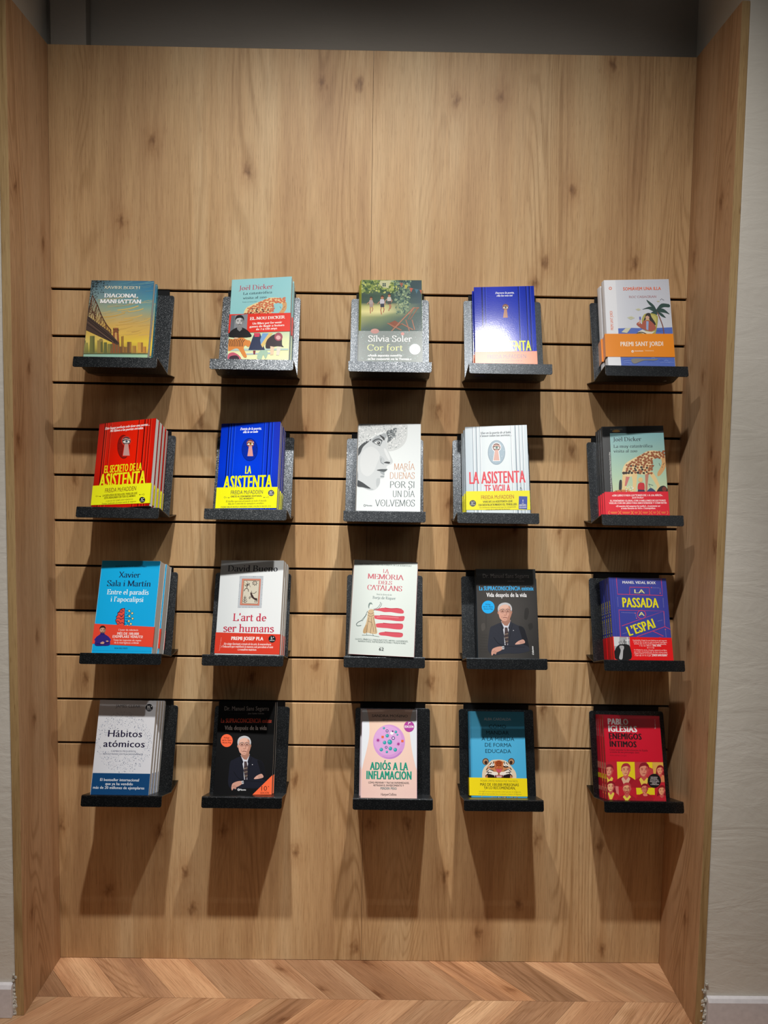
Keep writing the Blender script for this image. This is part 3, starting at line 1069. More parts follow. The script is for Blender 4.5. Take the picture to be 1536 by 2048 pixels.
ORD = ['front', 'second', 'third', 'fourth', 'rearmost']
def stack_labels(front, what, n, place):
    if n == 1:
        return [front]
    out = [front]
    for i in range(1, n):
        pos = 'rearmost copy' if i == n - 1 else ORD[i] + ' copy from the front'
        out.append(f'{what}, {pos} {place}')
    return out

def sheet_for(key):
    p = POSE[key]
    return Sheet(p[2], p[1][3], p[1][4])

# ---- recurring drawings on the covers
def bust(s, x, y, k, skin, shade, hair, dark, bald=False, specs=False, beard=None, longhair=False, cloth=None, shirt=None):
    """a head and shoulders portrait; (x, y) chin-to-crown middle, k half head height"""
    q = lambda pts: [(x + a * k, y + b * k) for a, b in pts]
    if longhair:
        s.blob(q([(-0.85, -0.5), (-0.4, -1.15), (0.4, -1.15), (0.88, -0.5), (1.0, 0.5), (1.15, 1.5), (0.6, 1.7), (-0.6, 1.7), (-1.1, 1.4), (-0.95, 0.4)]), hair)
    if cloth:
        s.blob(q([(-0.45, 1.05), (-1.2, 1.4), (-1.75, 1.9), (-1.9, 2.7), (1.9, 2.7), (1.75, 1.9), (1.2, 1.4), (0.45, 1.05)]), cloth)
    s.poly(q([(-0.36, 0.6), (0.36, 0.6), (0.45, 1.35), (0.0, 1.75), (-0.45, 1.35)]), shade)
    if shirt:
        s.poly(q([(-0.5, 1.15), (0, 1.75), (0.5, 1.15), (0.75, 1.5), (0.25, 2.7), (-0.25, 2.7), (-0.75, 1.5)]), shirt)
    s.blob(q([(0, -1.0), (0.5, -0.82), (0.7, -0.3), (0.66, 0.3), (0.45, 0.8), (0, 1.0), (-0.45, 0.8), (-0.66, 0.3), (-0.7, -0.3), (-0.5, -0.82)]), skin)
    s.blob(q([(0.3, -0.75), (0.7, -0.3), (0.66, 0.3), (0.45, 0.8), (0.05, 0.99), (0.3, 0.6), (0.42, 0.1)]), shade)
    s.ell(x - 0.72 * k, y + 0.02 * k, 0.1 * k, 0.2 * k, shade, 10)
    s.ell(x + 0.72 * k, y + 0.02 * k, 0.1 * k, 0.2 * k, shade, 10)
    if not bald:
        s.blob(q([(-0.74, -0.1), (-0.76, -0.6), (-0.4, -1.1), (0.3, -1.16), (0.76, -0.7), (0.74, -0.1), (0.6, -0.5), (0.2, -0.68), (-0.3, -0.62), (-0.6, -0.45)]), hair)
    if beard:
        s.blob(q([(-0.6, 0.25), (-0.3, 0.42), (0, 0.36), (0.3, 0.42), (0.6, 0.25), (0.5, 0.82), (0, 1.06), (-0.5, 0.82)]), beard)
        s.ell(x, y + 0.6 * k, 0.22 * k, 0.06 * k, skin, 10)
    for d in (-1, 1):
        s.line(q([(d * 0.14, -0.2), (d * 0.32, -0.27), (d * 0.5, -0.2)]), 0.09 * k, dark)
        s.ell(x + d * 0.3 * k, y - 0.03 * k, 0.12 * k, 0.065 * k, dark, 10)
    s.line(q([(0.05, 0.0), (0.13, 0.3), (-0.06, 0.34)]), 0.06 * k, dark if beard else shade)
    s.line(q([(-0.24, 0.58), (0, 0.55), (0.24, 0.58)]), 0.08 * k, dark)
    if specs:
        for d in (-1, 1):
            s.ring(x + d * 0.3 * k, y, 0.24 * k, 0.06 * k, dark, 14)
        s.line(q([(-0.06, 0), (0.06, 0)]), 0.05 * k, dark)

def keyhole_eye(s, x, y, k, skin, shade, iris, rim=None, plate=None, platec=None):
    """an eye seen through a keyhole; (x, y) middle of the round part, k its radius"""
    if plate:
        s.ell(x + plate[0], y + plate[1], plate[2], plate[3], platec[0], 32)
        s.ring(x + plate[0], y + plate[1], plate[2], 5, platec[1], 32, ry=plate[3])
        s.specks(lambda a, b: ((a - x - plate[0]) / plate[2]) ** 2 + ((b - y - plate[1]) / plate[3]) ** 2 < 0.9, 120, 2, 6, platec[2:], 5,
                 (x + plate[0] - plate[2], y + plate[1] - plate[3], x + plate[0] + plate[2], y + plate[1] + plate[3]), 4)
    if rim:
        s.ell(x, y, k * 1.2, k * 1.2, rim, 24)
        s.poly([(x - 0.5 * k, y + 0.8 * k), (x + 0.6 * k, y + 0.8 * k), (x + 0.95 * k, y + 3.55 * k), (x - 0.95 * k, y + 3.6 * k)], rim)
    s.ell(x, y, k, k, shade, 24)
    s.poly([(x - 0.38 * k, y + 0.7 * k), (x + 0.42 * k, y + 0.7 * k), (x + 0.75 * k, y + 3.4 * k), (x - 0.78 * k, y + 3.4 * k)], skin)
    s.blob([(x - 0.9 * k, y - 0.3 * k), (x - 0.2 * k, y - 0.8 * k), (x + 0.85 * k, y - 0.45 * k), (x + 0.8 * k, y - 0.1 * k), (x, y - 0.35 * k)], skin)
    s.line([(x - 0.75 * k, y - 0.5 * k), (x - 0.1 * k, y - 0.72 * k), (x + 0.7 * k, y - 0.5 * k)], 0.14 * k, '#3a2018', True)
    s.blob([(x - 0.85 * k, y + 0.15 * k), (x - 0.2 * k, y - 0.2 * k), (x + 0.5 * k, y - 0.15 * k), (x + 0.85 * k, y + 0.2 * k), (x + 0.3 * k, y + 0.5 * k), (x - 0.4 * k, y + 0.45 * k)], '#efe9e4')
    s.ell(x + 0.05 * k, y + 0.13 * k, 0.34 * k, 0.34 * k, iris, 16)
    s.ell(x + 0.05 * k, y + 0.13 * k, 0.15 * k, 0.15 * k, '#0c0806', 12)
    s.line([(x - 0.88 * k, y + 0.14 * k), (x - 0.2 * k, y - 0.22 * k), (x + 0.5 * k, y - 0.17 * k), (x + 0.88 * k, y + 0.22 * k)], 0.13 * k, '#1a0c08', True)

def panel_door(s, grooves, dark, light):
    """mouldings of a panelled door: (u, width) dark lines with a light companion"""
    for u, wd in grooves:
        s.rect(u, 0, u + wd, 1, dark)
        s.rect(u + wd, 0, u + wd + 0.012, 1, light)

def old_key(s, x, y, ln, col, flip=1):
    s.line([(x, y), (x + flip * ln * 0.7, y - ln * 0.05)], 3.2, col)
    s.ring(x + flip * ln * 0.86, y - ln * 0.06, ln * 0.15, 3, col, 12)
    s.poly([(x, y - 7), (x + flip * 12, y - 5), (x + flip * 12, y + 6), (x, y + 5)], col)

def edition_disc(s, x, y, r, col, t1, t2, tc='#ffffff'):
    s.ell(x, y, r, r, col, 28)
    s.text(t1, (x - r * 0.45, y + r * 0.05), (x + r * 0.5, y + r * 0.05), r * 0.62, tc, weight=0.02)
    s.text(t2, (x - r * 0.68, y + r * 0.5), (x + r * 0.68, y + r * 0.5), r * 0.28, tc, weight=0.01)

def giraffe(s, f, patch, body, dark, pale, legs=True):
    """f maps drawing units to scan points"""
    q = lambda pts: [f(a, b) for a, b in pts]
    if legs:
        s.poly(q([(0.02, 0.5), (0.12, 0.45), (0.16, 0.62), (0.07, 0.95), (0.08, 1.2), (0.0, 1.2), (0.0, 0.9)]), pale)
        s.poly(q([(0.1, 0.6), (0.2, 0.66), (0.1, 0.98), (0.06, 0.98)]), '#c8706a')
        s.poly(q([(0.2, 0.55), (0.36, 0.62), (0.34, 0.9), (0.32, 1.12), (0.25, 1.12), (0.25, 0.85)]), pale)
        s.poly(q([(0.54, 0.6), (0.63, 0.62), (0.6, 0.95), (0.6, 1.22), (0.55, 1.22), (0.55, 0.9)]), '#c07a62')
        s.poly(q([(0.62, 0.6), (0.72, 0.58), (0.82, 0.78), (0.9, 1.0), (0.8, 1.22), (0.75, 1.22), (0.83, 1.0), (0.74, 0.82)]), pale)
    s.blob(q([(0.0, 0.6), (0.06, 0.38), (0.22, 0.24), (0.42, 0.12), (0.62, 0.0), (0.82, 0.0), (0.97, 0.06), (1.02, 0.2), (0.99, 0.3), (0.9, 0.22), (0.78, 0.2),
              (0.7, 0.3), (0.69, 0.46), (0.66, 0.6), (0.5, 0.66), (0.3, 0.62), (0.2, 0.72), (0.06, 0.7)]), body)
    s.blob(q([(0.96, 0.12), (1.03, 0.2), (1.03, 0.42), (0.98, 0.56), (0.9, 0.68), (0.84, 0.7), (0.84, 0.6), (0.9, 0.48), (0.94, 0.34), (0.93, 0.24)]), '#d8a468')
    s.lines([f(0.9, 0.42) + f(0.87, 0.34), f(0.96, 0.4) + f(1.0, 0.33)], 5, dark)
    s.ell(*f(0.945, 0.45), 5, 6, dark, 8)
    # coat: pale joints between the patches
    rnd = random.Random(11)
    def on(a, b):
        top = 0.62 - 1.05 * a if a < 0.1 else 0.36 - 0.36 * (a - 0.1) / 0.5 if a < 0.6 else 0.0
        if a > 0.72:
            return b < 0.2 and b > -0.02 and a < 1.0
        return top + 0.03 < b < 0.63
    pts = []
    tries = 0
    while len(pts) < 95 and tries < 6000:
        tries += 1
        a, b = rnd.uniform(0.02, 1.0), rnd.uniform(0.0, 0.68)
        if on(a, b) and all((a - c) ** 2 + ((b - d) * 1.0) ** 2 > 0.0026 for c, d in pts):
            pts.append((a, b))
    for a, b in pts:
        n = rnd.choice([4, 5, 5, 6])
        a0 = rnd.uniform(0, 6)
        r = rnd.uniform(0.032, 0.041)
        c = dark if (b > 0.42 and a < 0.62 and rnd.random() < 0.6) else patch
        s.poly([f(a + r * rnd.uniform(.8, 1.15) * cos(a0 + 2 * pi * k / n), b + r * rnd.uniform(.8, 1.15) * sin(a0 + 2 * pi * k / n)) for k in range(n)], c)

# ------------------------------------------------------------------ the covers, row by row
BOOKS = {}

def cover_bridge():
    s = sheet_for('A1')
    s.grad([(0, '#43545c', '#4f7f94', '#2a6a92'), (.1, '#6a848c', '#5a8fa0', '#357ea4'), (.22, '#8b9f9c', '#6f9a9c', '#4d94a8'), (.32, '#a9aa88', '#8fae9c', '#86a89a'),
            (.42, '#c2ae78', '#c8b47c', '#b0a878'), (.52, '#d0b060', '#e4b860', '#d5b060'), (.62, '#dcb858', '#eec458', '#e6b950'), (.71, '#e8d070', '#f2cf48', '#f6d440'),
            (.79, '#b4ac58', '#c8a840', '#f4cc42'), (.835, '#84864c', '#8c8a44', '#d8a848'), (.85, '#a0c8b0', '#a0d0b8', '#b0d4a8'), (1, '#aed8cc', '#98d0c0', '#b8dcbc')])
    rnd = random.Random(4)
    for k in range(60):
        x, y = rnd.uniform(420, 1060), rnd.uniform(160, 880)
        ln = rnd.uniform(90, 300)
        c = rnd.choice(['#5f93a4', '#6a9aa6', '#5a8c9c']) if y < 320 else (rnd.choice(['#a9ac88', '#b3b088', '#b0aa80']) if y < 500 else rnd.choice(['#dfb660', '#e6be62', '#d8ae58']))
        s.line([(x, y), (x + ln * .3, y - ln * .03), (x + ln * .65, y - ln * .09), (x + ln, y - ln * .2)], rnd.uniform(3, 12), c, True)
    s.specks(lambda x, y: (x - 300) + (y - 120) * .75 < 300 * rnd.random() + 30, 1900, 2, 9, ['#182226', '#22302f', '#2b3a40', '#101a1c'], 8, (305, 130, 620, 560), 5)
    # skyline
    for x, w_, t, c in ((250, 16, 905, '#8a8a50'), (275, 14, 935, '#7e8048'), (318, 62, 848, '#7a7c44'), (412, 74, 905, '#a08a4c'), (497, 40, 930, '#6f7442'), (545, 60, 950, '#8a8448'),
                        (795, 56, 925, '#7a5a38'), (862, 50, 975, '#b88a40'), (930, 70, 930, '#e0a848'), (1000, 40, 985, '#d0903c'), (720, 14, 855, '#8a5a30'), (738, 12, 850, '#7a4c2c'), (700, 60, 985, '#7e5a34'), (755, 40, 990, '#8c6636')):
        s.poly([(x, t), (x + w_, t), (x + w_, 1068), (x, 1068)], c)
        s.poly([(x + w_ * .6, t + 4), (x + w_ - 2, t + 4), (x + w_ - 2, 1060), (x + w_ * .6, 1060)], '#6a6a3c' if x < 600 else '#a87838')
    s.ell(460, 905, 26, 22, '#a08a4c', 12)
    # bridge tower, span and trusses
    s.poly([(620, 760), (632, 745), (670, 745), (684, 760), (705, 1070), (580, 1070), (600, 960)], '#9a5a34')
    s.poly([(640, 800), (662, 800), (668, 930), (636, 930)], '#d8a860')
    s.lines([(618, 772, 690, 772), (622, 800, 686, 800), (620, 745, 620, 780), (680, 745, 682, 790)], 7, '#3a2a1e')
    s.poly([(290, 590), (560, 790), (690, 935), (690, 975), (600, 930), (270, 775)], '#4a3830')
    s.lines([(282, 640, 640, 930), (276, 700, 600, 925), (290, 610, 668, 935)], 9, '#241a16')
    s.lines([(280, 668, 620, 926)], 5, '#8a6a58')
    top = [(352, 330), (410, 440), (470, 590), (530, 700), (590, 775)]
    bot = [(300, 590), (372, 645), (446, 700), (520, 762), (590, 825)]
    s.line(top, 12, '#4a3020', True)
    s.line([(352, 330), (315, 470), (285, 600)], 11, '#3a2a20', True)
    for a, b in zip(top, bot):
        s.line([a, b], 8, '#5a3826')
    for k in range(4):
        for j in range(3):
            t0, t1 = j / 3, (j + 1) / 3
            pa = (top[k][0] * (1 - t0) + top[k + 1][0] * t0, top[k][1] * (1 - t0) + top[k + 1][1] * t0)
            pb = (bot[k][0] * (1 - t1) + bot[k + 1][0] * t1, bot[k][1] * (1 - t1) + bot[k + 1][1] * t1)
            pc = (top[k][0] * (1 - t1) + top[k + 1][0] * t1, top[k][1] * (1 - t1) + top[k + 1][1] * t1)
            pd = (bot[k][0] * (1 - t0) + bot[k + 1][0] * t0, bot[k][1] * (1 - t0) + bot[k + 1][1] * t0)
            s.lines([(*pa, *pb), (*pc, *pd)], 5, '#7a4a30')
    for k in range(5):
        s.lines([(300 + k * 6, 590 - k * 50, 400, 520 + k * 40)], 5, '#5a3a2a')
    for x in (600, 640, 675):
        s.poly([(x, 955), (x + 14, 962), (x + 12, 1070), (x - 2, 1070)], '#7a6a44')
    s.poly([(232, 1068), (1060, 1072), (1060, 1082), (230, 1080)], '#6a7048')
    s.text('XAVIER BOSCH', (500, 247), (958, 250), 42, '#ece4c8', 'didot')
    s.text('DIAGONAL', (498, 357), (935, 360), 56, '#ffffff', 'bold')
    s.text('MANHATTAN', (445, 432), (975, 434), 58, '#ffffff', 'bold')
    b = make_book('A1', s, 0.0152, 'satin', back='#3a6470', spine='#3a4a50')
    objs = place_stack('A1', b, 2, ['sunset bridge and skyline paperback in front on the first shelf of the top row', 'paperback with teal speckled page edges behind the sunset bridge novel'], dx=[0, 0.004], group='sunset bridge novels')
    teal = NT('teal_sprayed_page_edges', 0.6, 0.3)
    v = teal.n('ShaderNodeTexVoronoi')
    v.inputs['Scale'].default_value = 420
    teal.l(teal.coords('Object'), v.inputs['Vector'])
    teal.color(teal.ramp(v.outputs['Distance'], [(0.2, '#0c5c78'), (0.5, '#1a86a4'), (0.8, '#7ad0dc')]))
    for ch in objs[1].children:
        if ch.name.startswith('page_block'):
            ch.data = ch.data.copy()
            ch.data.materials[0] = teal.m
            ch['label'] = 'teal speckled page edges'
cover_bridge()

def zoo_people(s):
    # the lower picture strip: tiger, skirted figure, ape, pale cub
    s.blob([(360, 900), (430, 890), (540, 870), (600, 900), (640, 910), (650, 950), (620, 990), (580, 970), (560, 1010), (600, 1110), (560, 1120), (480, 1010), (360, 1040)], '#e08a3c')
    for k in range(9):
        s.line([(380 + k * 24, 885 + k % 3 * 8), (372 + k * 22, 930), (385 + k * 20, 985)], 8, '#2a1c18', True)
    s.blob([(365, 1080), (430, 1060), (500, 1100), (520, 1150), (360, 1150)], '#c85a70')
    s.blob([(390, 1110), (470, 1100), (500, 1150), (380, 1152)], '#3a2030')
    s.poly([(700, 815), (770, 815), (790, 880), (830, 1030), (620, 1030), (670, 880)], '#1f2c50')
    s.poly([(690, 812), (770, 812), (760, 860), (700, 862)], '#d83a5a')
    s.poly([(800, 815), (900, 815), (850, 900), (780, 960), (770, 900)], '#7aa8d8')
    s.poly([(880, 815), (930, 812), (850, 930), (800, 1000), (780, 960)], '#e8c878')
    s.blob([(860, 900), (950, 830), (1040, 850), (1050, 960), (1070, 990), (1000, 980), (930, 990), (900, 1010), (840, 1000)], '#2e1c26')
    s.ell(1005, 860, 52, 55, '#a8485a', 16)
    s.ell(1002, 870, 30, 28, '#e8b0b0', 12)
    s.poly([(900, 980), (950, 990), (940, 1090), (900, 1095)], '#f0d0b0')
    s.poly([(985, 990), (1040, 985), (1010, 1100), (975, 1095)], '#e8e0d0')
    s.blob([(730, 1130), (760, 1050), (830, 1030), (870, 1060), (840, 1140), (810, 1090), (780, 1150)], '#a8c8b0')
    s.poly([(680, 1035), (712, 1035), (706, 1085), (684, 1085)], '#802838')
    s.ell(455, 850, 30, 34, '#1c1a20', 12)
    s.poly([(440, 870), (480, 868), (490, 885), (430, 890)], '#e8c0a0')

def cover_zoo_catalan():
    s = sheet_for('A2')
    s.grad([(0, '#a0d8dc', '#96d2d8'), (.45, '#96d4d6', '#9ad2d4'), (.6, '#c8e0c0', '#c8e2c0'), (.7, '#e6ecb4', '#e8eeb8'), (1, '#eef0b8', '#f0f2c0')])
    s.text('Joël Dicker', (493, 268), (935, 240), 68, '#b8586c', 'serif')
    s.text('La catastròfica', (550, 322), (922, 302), 36, '#1d3a4a', 'serif')
    s.text('visita al zoo', (548, 378), (850, 364), 34, '#1d3a4a', 'serif')
    s.text('Traducció Imma Falcó', (540, 424), (732, 412), 14, '#2d5260', 'serif')
    giraffe(s, lambda a, b: (560 + a * 530, 365 + b * 330 - 8 * a), '#d9744a', '#f4dca0', '#7a3420', '#f4dca0', False)
    s.poly([(385, 1010), (1130, 1010), (1130, 1030), (385, 1040)], '#b8d0c8')
    s.poly([(560, 1075), (900, 1060), (900, 1080), (560, 1090)], '#b0c4d0')
    zoo_people(s)
    s.band(.392, .410, .600, .612, '#ee3320')
    s.poly([(402, 590), (612, 570), (598, 815), (380, 830)], '#8b9096')
    s.poly([(402, 590), (450, 586), (430, 822), (380, 830)], '#6d7278')
    bust(s, 508, 668, 72, '#c9c9c9', '#8a8a8a', '#1e1e20', '#222224', cloth='#17181a', beard='#8e8e8e')
    s.text('EL NOU DICKER', (638, 640), (1090, 634), 40, '#fff4ee', 'bold')
    s.text('Un llibre per fer venir', (672, 700), (1050, 692), 28, '#fff4ee', 'bold')
    s.text('ganes de llegir a lectors', (634, 738), (1080, 730), 27, '#fff4ee', 'bold')
    s.text('de 7 a 120 anys', (718, 774), (988, 768), 27, '#fff4ee', 'bold')
    b = make_book('A2', s, 0.0142, 'satin', back='#9ad2d4')
    place_stack('A2', b, 2, ['pale turquoise giraffe paperback with red band on the light grey shelf, top row', 'rear copy of the pale turquoise giraffe paperback, showing only at its right edge'], group='turquoise giraffe paperbacks', dx=[0, .003])
cover_zoo_catalan()

def cover_garden():
    s = sheet_for('A3')
    s.grad([(0, '#5c7062', '#7c8c6c', '#4a5a5c', '#4c5c62'), (.18, '#44564e', '#4c6254', '#465a58', '#4e6068'), (.26, '#4a5c50', '#54685a', '#586c64', '#54666c'), (.3, '#b8b878', '#d8d090', '#88987c', '#566a6c'),
            (.36, '#e4dc98', '#f0e6a8', '#98a480', '#586c6c'), (.42, '#a8ac74', '#8c9a74', '#6a7c6e', '#5a6c6c'), (.56, '#5a6c62', '#5c6e66', '#5c6e68', '#586a6a'), (1, '#52645e', '#54665f', '#546662', '#526464')])
    s.specks(lambda x, y: True, 330, 8, 30, ['#8a9a58', '#6f8250', '#a8b468', '#c8cc80', '#5a7048', '#48604a'], 3, (335, 135, 800, 290), 6)
    s.specks(lambda x, y: x > 740 + (y - 200) * .12, 300, 6, 22, ['#7c9078', '#90a488', '#647c6a', '#a8b890', '#56706a'], 6, (730, 140, 960, 560), 6)
    s.poly([(580, 140), (720, 135), (680, 235), (610, 225), (565, 180)], '#c9c79e')
    s.quad(607, 172, 650, 214, '#4a5a5a')
    s.lines([(628, 172, 628, 214), (607, 192, 650, 192)], 4, '#c9c79e')
    s.lines([(800, 150, 870, 185, 950, 225, 1040, 255, 1110, 260)], 3, '#7a8480')
    for x, y, c in ((850, 165, '#a86a5c'), (910, 190, '#c0b858'), (975, 230, '#c46a5c'), (1044, 245, '#5c8090'), (1105, 255, '#b86a54')):
        s.poly([(x - 24, y), (x + 24, y + 8), (x - 2, y + 62)], c)
    def kid(x, y, k, top, bottom, lean):
        s.lines([(x - 4 * k, y + 60 * k, x + lean * k, y + 110 * k, x - 6 * k, y + 165 * k), (x + 8 * k, y + 60 * k, x + 26 * k, y + 100 * k, x + 14 * k, y + 140 * k)], 13 * k, '#b88468')
        s.lines([(x - 14 * k, y, x - 44 * k, y + 20 * k, x - 56 * k, y + 42 * k), (x + 16 * k, y, x + 40 * k, y + 26 * k, x + 30 * k, y + 50 * k)], 10 * k, '#c09078')
        s.blob([(x - 22 * k, y - 18 * k), (x + 22 * k, y - 18 * k), (x + 24 * k, y + 40 * k), (x - 20 * k, y + 42 * k)], top)
        s.poly([(x - 20 * k, y + 34 * k), (x + 24 * k, y + 32 * k), (x + 28 * k, y + 74 * k), (x - 20 * k, y + 76 * k)], bottom)
        s.ell(x + 2 * k, y - 40 * k, 18 * k, 21 * k, '#b8846a', 14)
        s.blob([(x - 18 * k, y - 44 * k), (x - 8 * k, y - 66 * k), (x + 14 * k, y - 66 * k), (x + 23 * k, y - 42 * k), (x + 2 * k, y - 52 * k)], '#5a4238')
    kid(460, 408, .92, '#b0a09c', '#a89894', -10)
    kid(602, 400, 1.05, '#c8c4cc', '#4a4c58', -16)
    kid(692, 370, .95, '#cac4bc', '#5e5a58', 12)
    # deckchair
    s.poly([(680, 690), (765, 650), (850, 700), (760, 755)], '#96604e')
    s.lines([(700, 810, 1010, 480), (670, 685, 850, 775), (905, 640, 960, 810), (985, 640, 1020, 770), (940, 560, 1010, 490, 1075, 488), (850, 690, 1000, 770)], 13, '#b07a64')
    s.lines([(960, 640, 1060, 490), (1010, 485, 935, 640)], 9, '#a8705c')
    s.lines([(710, 805, 1015, 485)], 4, '#d0a08a')
    s.band(.575, .575, 1.0, 1.0, '#4a5c56')
    s.specks(lambda x, y: True, 620, 3, 9, ['#5e7e78', '#6a8c88', '#3c4e48', '#7ea09a', '#445850'], 9, (335, 790, 1115, 1280), 5)
    s.ell(510, 788, 54, 32, '#a8503c', 18)
    s.lines([(465, 780, 510, 765, 555, 778)], 4, '#c87a60')
    s.ell(865, 822, 22, 20, '#c8685a', 14)
    s.text('Sílvia Soler', (425, 922), (985, 922), 84, '#f2f2ee', 'slab')
    s.text('Cor fort', (412, 1038), (870, 1038), 86, '#d8dc84', 'slab')
    s.ell(1022, 1020, 71, 68, '#e8ecec', 30)
    s.text('2a', (1000, 1010), (1040, 1010), 22, '#8a9496', 'slab')
    s.text('edició', (972, 1050), (1072, 1050), 24, '#7c888a', 'slab')
    s.text('«Amb aquesta novel·la', (418, 1112), (856, 1112), 30, '#eef0ee', 'bold')
    s.text('m’he convertit en la Teresa.»', (418, 1156), (980, 1158), 30, '#eef0ee', 'bold')
    b = make_book('A3', s, 0.0205, 'gloss', hard=True, back='#a8b83a', spine='#a8b83a')
    place_stack('A3', b, 2, ['green garden novel with running children and deckchair, centre of the top row', 'rear copy of the garden novel, its lime green spine edge showing at the left'], group='garden novels', dx=[0, -.003])
cover_garden()

def maid_cover(key, bgrows, door, eye, head, hcol, title, tcol):
    s = sheet_for(key)
    s.grad(bgrows)
    panel_door(s, *door)
    for body, p0, p1, hp in head:
        s.text(body, p0, p1, hp, hcol, 'boldit')
    keyhole_eye(s, *eye)
    for body, p0, p1, hp in title:
        s.text(body, p0, p1, hp, tcol, weight=0.045)
    return s

def cover_maid_catalan():
    s = maid_cover('A4', [(0, '#2434b0', '#2c3cc0', '#1a34b8', '#0c2ca8'), (.5, '#1c34c0', '#2038c4', '#1438c8', '#0634c0'), (1, '#162a98', '#1a30b0', '#1030b8', '#042cb0')],
                   ([(.12, .025), (.18, .012), (.73, .02), (.86, .018), (.915, .02)], '#0a1a70', '#3a52d8'),
                   (710, 350, 40, '#c08a70', '#8a5848', '#7a7058'),
                   [('Darrere la porta,', (578, 180), (822, 178), 28), ('ella ho veu tot', (596, 216), (802, 212), 27)], '#f2f2ff',
                   [('LA ASISTENTA', (390, 914), (1043, 912), 142)], '#eaf000')
    s.band(.758, .766, 1.0, 1.0, '#f56a22')
    s.text('FREIDA McFADDEN', (482, 1014), (975, 1006), 56, '#34304a', weight=0.012)
    s.text('EL THRILLER ADDICTIU QUE JA', (530, 1052), (930, 1050), 20, '#8a3a18', 'bold')
    s.text('HAN LLEGIT MILIONS DE LECTORS', (500, 1090), (950, 1088), 20, '#8a3a18', 'bold')
    b = make_book('A4', s, 0.0180, 'gloss', back='#1c34c0')
    place_stack('A4', b, 2, ['glossy blue keyhole novel with orange band, top row shelf right of the garden novel', 'rear copy of the blue keyhole novel with orange band, showing at its left edge'], group='blue keyhole novels with orange bands', dx=[0, -.002])
cover_maid_catalan()

